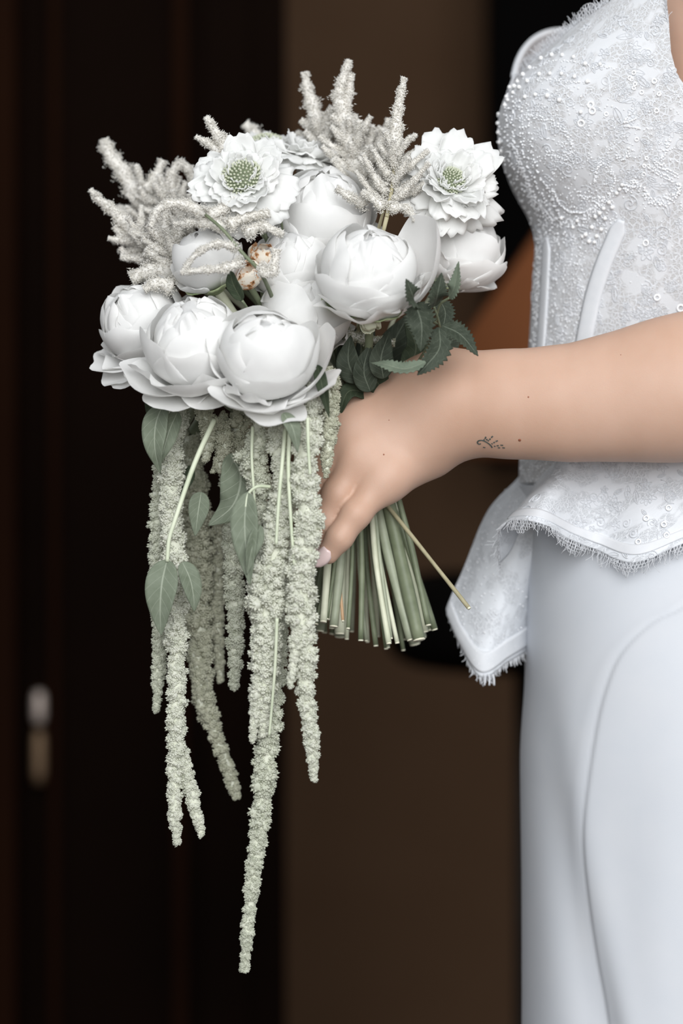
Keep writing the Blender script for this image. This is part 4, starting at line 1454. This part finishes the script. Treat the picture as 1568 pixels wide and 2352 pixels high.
astilbe([([(470, 495, -.050), (440, 476, -.05), (395, 468, -.05), (362, 482, -.05), (345, 522, -.05)], 13, 8), ([(548, 570, -.055), (500, 560, -.058), (455, 580, -.058), (420, 622, -.058)], 9, 5),
         ([(560, 598, -.055), (520, 615, -.058), (470, 620, -.06), (415, 626, -.058)], 11, 5), ([(590, 612, -.055), (612, 628, -.055), (628, 618, -.055), (634, 572, -.055)], 12, 9),
         ([(560, 540, -.04), (600, 520, -.04), (650, 540, -.045)], 15, 6), ([(520, 520, -.04), (560, 500, -.04), (620, 490, -.04)], 15, 8), ([(470, 500, -.045), (510, 480, -.04), (540, 460, -.035)], 16, 8),
         ([(520, 520, -.045), (450, 510, -.045), (400, 515, -.04)], 14, 7)],
        'thin cream spray with a green stem lying across the closed bud', 10, [(470, 492, -.05), (512, 528, -.055), (560, 585, -.056), (598, 625, -.05), (640, 720, .0)], 'stem_dark')
astilbe([([(790, 768, .0), (840, 778, .0), (906, 788, .0)], 13, 8)], 'short buff spike in the dark gap under the cupped peony', 11, [(790, 768, .0), (800, 850, .02)], floret='amaranth_dark')
astilbe([([(420, 640, .012), (350, 620, .0), (300, 640, .0)], 24, 14), ([(440, 640, .01), (390, 560, .01), (350, 540, .015)], 26, 14), ([(400, 660, -.015), (360, 650, -.02), (330, 665, -.02)], 18, 10)],
        'fluffy low cream plume filling the gap above the leftmost peony', 12, [(420, 640, .01), (470, 740, .02)], auto=([(430, 650, .005), (370, 530, .015)], 16, 80, 60, 15))
astilbe([([(840, 470, -.01), (800, 450, -.02), (772, 432, -.022)], 13, 6), ([(885, 480, -.02), (850, 452, -.022), (830, 440, -.022)], 12, 6), ([(890, 478, -.022), (930, 478, -.025), (955, 505, -.03)], 12, 6), ([(900, 450, -.015), (945, 440, -.015), (975, 420, -.015)], 13, 6)],
        'loose cream side sprays resting on the top centre peony', 13, [(880, 485, -.02), (860, 560, .0)])

# amaranthus tassels
def tassel(path, widths, rg_, root, mat, spacing=4.4, fl=19, gaps=0.0, core=True):
    """path of pixel points, widths: half widths in px along it"""
    c = catmull([P(*p) for p in path], 120)
    L = np.concatenate([[0], np.cumsum(np.linalg.norm(np.diff(c, axis=0), axis=1))])
    T, A, Bn = frames(c)
    w = np.interp(np.linspace(0, 1, 120), np.linspace(0, 1, len(widths)), widths) * PXM
    total = L[-1]
    pos, dirs, rads, cb, cr = [], [], [], [], []
    s = 0.0
    k = 0
    while s < total:
        i = min(118, int(np.searchsorted(L, s)))
        ww = w[i] * rg_.uniform(.78, 1.2)
        gr = min(.0034, max(.0016, ww * .46))
        ring = max(3, int(2 * PI * max(ww - gr * .5, .001) / (gr * 2.2)))
        if not (gaps and rg_.random() < gaps):
            for q in range(ring):
                a = 2 * PI * (q + rg_.uniform(-.35, .35)) / ring + k * .7
                o = math.cos(a) * A[i] + math.sin(a) * Bn[i]
                cc = c[i] + o * max(ww - gr, 0) * rg_.uniform(.75, 1.08) + T[i] * rg_.normal(0, gr * .4)
                g2 = gr * rg_.uniform(.8, 1.25)
                cb.append(cc)
                cr.append(g2 * .86)
                D = rg_.normal(0, 1, (fl, 3)) + o * .9
                D /= np.linalg.norm(D, axis=1, keepdims=True)
                pos.append(cc + D * g2 * .86)
                dirs.append(D)
                rads.append(np.full(fl, g2))
        s += spacing * PXM * max(.8, gr / .0022) * 1.35
        k += 1
    pos, dirs, rads = np.concatenate(pos), np.concatenate(dirs), np.concatenate(rads)
    V, F = spindles(pos, dirs + rg_.normal(0, .25, dirs.shape), rads * rg_.uniform(.17, .25, len(rads)), rads * rg_.uniform(.26, .42, len(rads)))
    V2, F2 = spindles(np.array(cb), rg_.normal(0, 1, (len(cb), 3)), np.array(cr), np.array(cr), ICO_V, ICO_F)
    V, F = np.concatenate([V, V2]), np.concatenate([F, F2 + len(V)])
    o = part('tassel', V, F, M[mat], root, False, None, 'stuff')
    if core:
        V, F = tube(c[::3], np.maximum(w[::3] * .62, .0005), 8)
        part('tassel_core', V, F, M['amaranth_core'], o)
    return o

def leaf_mesh(path, width, facing, fold=.25, serr=0.0, wave=.06, seed=0, n=34, m=11, tw=0.0, shape=1.0):
    c = catmull([P(*p) for p in path], n)
    T = np.gradient(c, axis=0)
    T /= np.linalg.norm(T, axis=1, keepdims=True)
    N = np.tile(unit(facing), (n, 1))
    t = np.linspace(0, 1, n)
    Bn = np.cross(T, N)
    Bn /= np.linalg.norm(Bn, axis=1, keepdims=True) + 1e-9
    N = np.cross(Bn, T)
    ca, sa = np.cos(tw * t)[:, None], np.sin(tw * t)[:, None]
    Bn, N = Bn * ca + N * sa, N * ca - Bn * sa
    W = width * PXM * np.sin(PI * t ** (.72 * shape)) ** .85 * (1 - .25 * t) + 1e-5
    if serr:
        W = W * (1 + serr * (np.abs(((t * 13) % 1.0) * 2 - 1) - .5) * 2) 
    u = np.linspace(-1, 1, m)
    rg_ = np.random.default_rng(seed)
    ph = rg_.uniform(0, 6.3)
    G = (c[:, None] + Bn[:, None] * (W[:, None] * u[None])[..., None]
         + N[:, None] * (W[:, None] * (fold * np.abs(u)[None] + wave * np.sin(9 * t + ph)[:, None] * u[None] + wave * np.abs(u)[None] * np.cos(13 * t + ph)[:, None]))[..., None])
    return sheet(G, .00045)
def add_leaf(parent, path, width, mat, facing=(0, -1, .25), name='leaf', label=None, **kw):
    if kw.get('serr'):
        kw.setdefault('n', 79)
    V, F, uv = leaf_mesh(path, width, facing, **kw)
    return part(name, V, F, M[mat], parent, True, uv, None, label)

def amaranthus(label, tassels, leaves, stems, seed, mat='amaranth'):
    rg_ = np.random.default_rng(seed)
    base = P(*tassels[0][0][0])
    root = empty('amaranthus', base, label, 'flower', 'flowers of the bouquet')
    for t in tassels:
        tassel(t[0], t[1], rg_, root, t[2] if len(t) > 2 else mat, gaps=t[3] if len(t) > 3 else 0.0)
    for s, r in stems:
        V, F = tube(catmull([P(*p) for p in s], 40), np.linspace(r, r * .7, 40), 8)
        part('hanging_stem', V, F, M['amaranth_stem'], root)
    for l in leaves:
        add_leaf(root, l[0], l[1], l[2] if len(l) > 2 else 'leaf', **(l[3] if len(l) > 3 else {}))
    add_stem(root, base, np.array([-.3, -.9, -1.7]), .0034)
    return root

amaranthus('pale green tassel hanging nearest the hand, tip swinging slightly right',
    [([(715, 890, -.050), (704, 1000, -.058), (700, 1100, -.062), (708, 1200, -.062), (694, 1300, -.060), (690, 1400, -.058), (700, 1500, -.055), (703, 1600, -.052), (716, 1700, -.050), (720, 1796, -.048)],
      [26, 32, 32, 33, 35, 34, 31, 27, 21, 18, 9], 'amaranth_pale'),
     ([(690, 1380, -.058), (680, 1480, -.06), (666, 1576, -.06)], [15, 16, 8], 'amaranth_pale'),
     ([(756, 850, -.045), (758, 950, -.046), (752, 1040, -.046), (748, 1090, -.046)], [20, 22, 18, 8], 'amaranth_dark')],
    [([(728, 838, -.06), (738, 880, -.064), (756, 960, -.062)], 15, 'leaf_mid', dict(fold=.4)),
     ([(650, 948, -.075), (672, 985, -.078), (684, 1040, -.076)], 20, 'leaf', dict(facing=(.35, -.8, .3), fold=.3, seed=4))],
    [([(706, 960, -.074), (708, 1030, -.074), (712, 1090, -.074)], .0011), ([(665, 980, -.062), (662, 1080, -.064), (668, 1200, -.064), (676, 1300, -.064)], .0012)], 1)
amaranthus('longest green tassel, its tip hanging far below all the others',
    [([(640, 965, -.045), (642, 1050, -.05), (655, 1120, -.052), (640, 1200, -.05), (628, 1290, -.05), (612, 1370, -.048), (612, 1460, -.046), (605, 1560, -.044), (603, 1640, -.042), (604, 1695, -.042)],
      [22, 28, 30, 36, 44, 46, 42, 36, 24, 10], 'amaranth_pale'),
     ([(640, 1420, -.035), (640, 1500, -.034), (630, 1600, -.034), (615, 1700, -.034), (606, 1800, -.034), (595, 1900, -.034), (582, 2000, -.034), (572, 2100, -.034), (560, 2235, -.034)],
      [22, 22, 20, 30, 28, 25, 21, 19, 17, 11], 'amaranth'),
     ([(592, 1560, -.045), (586, 1640, -.045), (579, 1703, -.045)], [16, 14, 7], 'amaranth_pale')],
    [], [([(655, 985, -.06), (640, 1150, -.07), (634, 1250, -.07)], .0012), ([(636, 1420, -.06), (632, 1520, -.056), (626, 1600, -.052), (618, 1690, -.048)], .0010)], 2)
amaranthus('clumpy broken green tassel with a drooping leaf pair, left of the longest one',
    [([(600, 955, -.035), (596, 1000, -.038), (578, 1060, -.04), (596, 1110, -.04), (600, 1200, -.036)], [26, 30, 34, 26, 22], 'amaranth', .12),
     ([(560, 960, -.01), (540, 1040, .0), (530, 1150, .0)], [30, 26, 20], 'amaranth_dark')],
    [([(568, 1130, -.062), (562, 1200, -.066), (566, 1270, -.066), (574, 1345, -.064)], 34, 'leaf', dict(facing=(-.2, -.95, .1), fold=.22, seed=7)),
     ([(598, 1205, -.064), (578, 1260, -.068), (566, 1320, -.066)], 20, 'leaf', dict(facing=(.5, -.8, .1), fold=.35, seed=8))],
    [([(620, 1118, -.058), (590, 1118, -.062), (570, 1135, -.062), (564, 1165, -.064)], .0010), ([(580, 980, -.05), (578, 1050, -.052), (585, 1160, -.052)], .0010)], 3)
amaranthus('slim green tassel ending between the long one and the blurred one',
    [([(520, 1060, .01), (530, 1160, .01), (535, 1260, .008), (541, 1400, .006), (540, 1500, .006), (537, 1584, .006)], [18, 22, 25, 24, 21, 10], 'amaranth'),
     ([(500, 1180, .04), (498, 1300, .04), (500, 1430, .04), (506, 1567, .04)], [14, 17, 17, 9], 'amaranth_dark')],
    [([(528, 1042, -.025), (552, 1095, -.03), (535, 1160, -.03), (478, 1208, -.025)], 52, 'leaf', dict(facing=(.25, -.9, .35), fold=.12, seed=9)),
     ([(462, 1130, -.02), (455, 1175, -.024), (448, 1232, -.022)], 26, 'leaf', dict(facing=(.1, -1, .1), fold=.25, seed=10))],
    [], 4)
amaranthus('blurred olive tassel slanting to the right at its tip, behind the others',
    [([(440, 1000, .03), (448, 1150, .035), (455, 1300, .035), (458, 1450, .035), (468, 1600, .035), (500, 1700, .035), (524, 1770, .035), (545, 1836, .035)], [26, 34, 38, 36, 34, 26, 20, 18, 13], 'amaranth_dark'),
     ([(450, 1500, .03), (456, 1580, .03), (462, 1638, .03)], [18, 18, 10], 'amaranth_dark')],
    [([(440, 1070, .0), (420, 1110, -.004), (392, 1152, -.004)], 20, 'leaf_mid', dict(facing=(.2, -.9, .3), seed=12))], [], 5)
amaranthus('forked green tassel second from the left, splitting into two tips',
    [([(410, 930, -.005), (395, 1030, -.008), (392, 1150, -.01), (402, 1300, -.012), (405, 1430, -.014), (405, 1550, -.014), (404, 1650, -.014), (406, 1740, -.014), (400, 1830, -.014), (407, 1942, -.014)],
      [28, 30, 28, 30, 30, 27, 24, 24, 22, 18, 10], 'amaranth_pale'),
     ([(415, 1720, -.012), (432, 1790, -.012), (446, 1850, -.012), (463, 1918, -.012)], [18, 20, 18, 10], 'amaranth_pale'),
     ([(470, 950, -.012), (480, 1000, -.014), (470, 1062, -.014)], [20, 20, 10], 'amaranth_dark'),
     ([(500, 960, -.01), (515, 1020, -.01), (500, 1080, -.01)], [26, 26, 16], 'amaranth_dark')],
    [([(384, 1285, -.045), (372, 1340, -.05), (368, 1400, -.05), (370, 1460, -.046)], 40, 'leaf', dict(facing=(-.15, -.95, .15), fold=.18, seed=14)),
     ([(418, 1290, -.035), (436, 1330, -.038), (444, 1370, -.038), (446, 1405, -.036)], 27, 'leaf', dict(facing=(.35, -.9, .1), fold=.2, seed=15)),
     ([(376, 925, -.03), (358, 975, -.036), (356, 1030, -.036), (368, 1088, -.03)], 34, 'leaf', dict(facing=(-.35, -.9, .2), fold=.2, seed=16)),
     ([(408, 945, -.028), (390, 985, -.034), (376, 1030, -.034), (366, 1068, -.03)], 24, 'leaf', dict(facing=(.45, -.85, .2), fold=.25, seed=17)),
     ([(372, 905, .01), (350, 925, .01), (336, 950, .01)], 22, 'leaf_mid', dict(facing=(0, -.8, .5), seed=18))],
    [([(492, 965, -.035), (455, 1045, -.042), (430, 1110, -.044), (400, 1200, -.046), (388, 1240, -.046), (384, 1290, -.046)], .0016)], 6)
amaranthus('thin green tassel furthest left',
    [([(372, 1060, .01), (364, 1200, .006), (362, 1330, .004), (366, 1450, .002), (364, 1550, .002), (359, 1634, .002)], [20, 21, 22, 18, 16, 9], 'amaranth')],
    [], [], 7)

# browned bud beside the closed peony
def small_bud(px, py, d, r_px, axis, seed, label, name='browned_bud', mat='bud'):
    c = P(px, py, d)
    R = r_px * PXM
    B = basis(axis)
    root = empty(name, c - B[2] * R, label, 'flower', 'flowers of the bouquet')
    for i in range(9):
        G = ball_petal(c, B, R * (1 - .05 * (i // 3)), i * 2.2, 14, 150 - 12 * (i % 3), 46, .95 + .03 * (i % 3), .06, 3, .05, 0, seed * 50 + i, n=11, m=11)
        V, F, uv = sheet(G, .0004)
        part('petal', V, F, M[mat], root, True, uv)
    add_stem(root, c - B[2] * R, B[2], .0018, 'stem_dark')
small_bud(566, 632, -.022, 36, (-.1, -.75, .5), 1, 'small cream bud with browned petals in the dark gap beside the closed peony')
small_bud(600, 585, -.012, 30, (.2, -.6, .7), 2, 'smaller browned cream bud just above the other browned one')
small_bud(850, 746, -.035, 22, (.2, -.3, -.9), 3, 'tiny unopened cream bud hanging under the cupped peony', 'green_bud', 'stem_pale')

# foliage sprigs
def sprig(name, label, leaves, stems, base, end=None, r=.0016, mat='stem_dark'):
    root = empty(name, P(*base), label, 'foliage', 'leaves of the bouquet')
    for l in leaves:
        add_leaf(root, l[0], l[1], l[2], **(l[3] if len(l) > 3 else {}))
    for s in stems:
        V, F = tube(catmull([P(*p) for p in s], 20), .0007, 6)
        part('twig', V, F, M['stem_dark'], root)
    add_stem(root, P(*base), unit(P(*base) - GRIP), r, mat, end)
    return root
SE = dict(serr=.16, fold=.2)
sprig('bramble_sprig', 'dark serrated leaves above the wrist, at the right edge of the bouquet',
    [([(952, 702, -.062), (946, 676, -.074), (932, 640, -.078)], 25, 'leaf_dark', dict(SE, facing=(.1, -.9, .4), seed=1)),
     ([(996, 704, -.056), (1005, 672, -.066), (1014, 626, -.068)], 26, 'leaf_dark', dict(SE, facing=(.3, -.9, .3), seed=2)),
     ([(1032, 684, -.050), (1044, 658, -.056), (1053, 600, -.058)], 18, 'leaf_sage', dict(SE, facing=(-.5, -.8, .2), seed=3)),
     ([(952, 695, -.055), (968, 745, -.06), (966, 808, -.058)], 36, 'leaf_dark', dict(SE, facing=(-.2, -.9, .3), seed=4)),
     ([(1010, 690, -.03), (1022, 720, -.034), (1012, 770, -.034)], 24, 'leaf_dark', dict(SE, facing=(.3, -.9, .2), seed=5)),
     ([(1015, 748, -.045), (1058, 770, -.05), (1098, 818, -.05)], 27, 'leaf_dark', dict(SE, facing=(.1, -.85, .5), seed=6)),
     ([(1008, 752, -.05), (1008, 800, -.056), (980, 838, -.058), (958, 862, -.06)], 30, 'leaf_dark', dict(SE, facing=(.4, -.85, .2), seed=7)),
     ([(978, 832, -.062), (930, 848, -.062), (886, 838, -.058), (852, 834, -.05)], 22, 'leaf_sage', dict(SE, facing=(0, -.7, .7), seed=8))],
    [[(952, 702, -.062), (970, 720, -.050), (1005, 745, -.04)], [(996, 704, -.056), (1005, 730, -.048), (1010, 752, -.04)], [(1032, 684, -.050), (1010, 700, -.045), (1000, 740, -.035)], [(1010, 750, -.04), (960, 830, -.01), (900, 920, .02)]],
    (905, 930, .028))
sprig('leaf_sprig', 'dark plain leaves, some added to deepen the shaded gap just above the hand',
    [([(880, 900, .0), (860, 860, -.004), (880, 800, -.004)], 34, 'leaf_mid', dict(facing=(.2, -.9, .3), seed=21)),
     ([(850, 905, .0), (800, 900, -.01), (778, 958, -.01)], 24, 'leaf_mid', dict(facing=(-.2, -.9, .3), seed=22)),
     ([(930, 860, .01), (955, 800, .01), (930, 740, .01)], 32, 'leaf_mid', dict(facing=(.1, -.9, .2), seed=23)),
     ([(840, 880, .02), (800, 830, .02), (790, 760, .02)], 36, 'leaf_dark', dict(facing=(0, -1, .2), seed=24)),
     ([(900, 880, .03), (900, 800, .03), (940, 720, .03)], 44, 'leaf_dark', dict(facing=(.1, -1, .2), seed=25)),
     ([(960, 860, .03), (1020, 800, .03), (1060, 760, .03)], 44, 'leaf_dark', dict(facing=(.1, -1, .2), seed=26)),
     ([(860, 880, .035), (830, 800, .035), (860, 720, .035)], 46, 'leaf_dark', dict(facing=(.1, -1, .2), seed=27)),
     ([(850, 900, -.012), (835, 850, -.016), (850, 790, -.014)], 30, 'leaf_dark', dict(facing=(.1, -1, .1), seed=51)),  # added with the next pair: dark leaves in place of the gap's shade
     ([(880, 870, -.014), (875, 820, -.018), (895, 760, -.016)], 32, 'leaf_dark', dict(facing=(.2, -1, .1), seed=52)),
     ([(820, 880, -.012), (800, 830, -.016), (805, 770, -.014)], 32, 'leaf_dark', dict(facing=(-.2, -1, .1), seed=53)),
     ([(770, 1000, .0), (752, 1090, .0), (742, 1180, .0)], 26, 'leaf_mid', dict(facing=(-.1, -1, .0), seed=28))],
    [], (868, 930, .034))
sprig('leaf_sprig', 'single dark green leaf standing beside the browned bud',
    [([(556, 690, -.04), (535, 650, -.044), (528, 612, -.042)], 19, 'leaf_mid', dict(facing=(-.5, -.8, .2), fold=.3, seed=31))],
    [[(556, 690, -.04), (590, 740, -.02), (640, 800, .0)]], (640, 800, .0))
sprig('leaf_sprig', 'thin pointed green leaves beside the top centre peony',
    [([(640, 462, -.02), (650, 440, -.024), (652, 418, -.022)], 8, 'leaf_mid', dict(facing=(.5, -.8, .2), seed=33)),
     ([(625, 480, -.025), (645, 478, -.03), (660, 484, -.028)], 6, 'leaf_mid', dict(facing=(0, -.8, .5), seed=34))],
    [[(640, 462, -.02), (650, 540, .0), (660, 600, .02)]], (660, 600, .02))
sprig('red_leaf_stalk', 'thin orange-brown stalk with a red leaf scrap among the cut stems',
    [([(776, 1370, .03), (770, 1400, .028), (768, 1432, .028)], 13, 'red_leaf', dict(facing=(.2, -1, .1), seed=41)),
     ([(736, 1180, -.006), (732, 1200, -.006), (722, 1216, -.006)], 6, 'red_leaf', dict(facing=(.2, -1, .1), seed=42))],
    [], (840, 960, .03), P(787, 1425, .004), .0011, 'stem_brown')
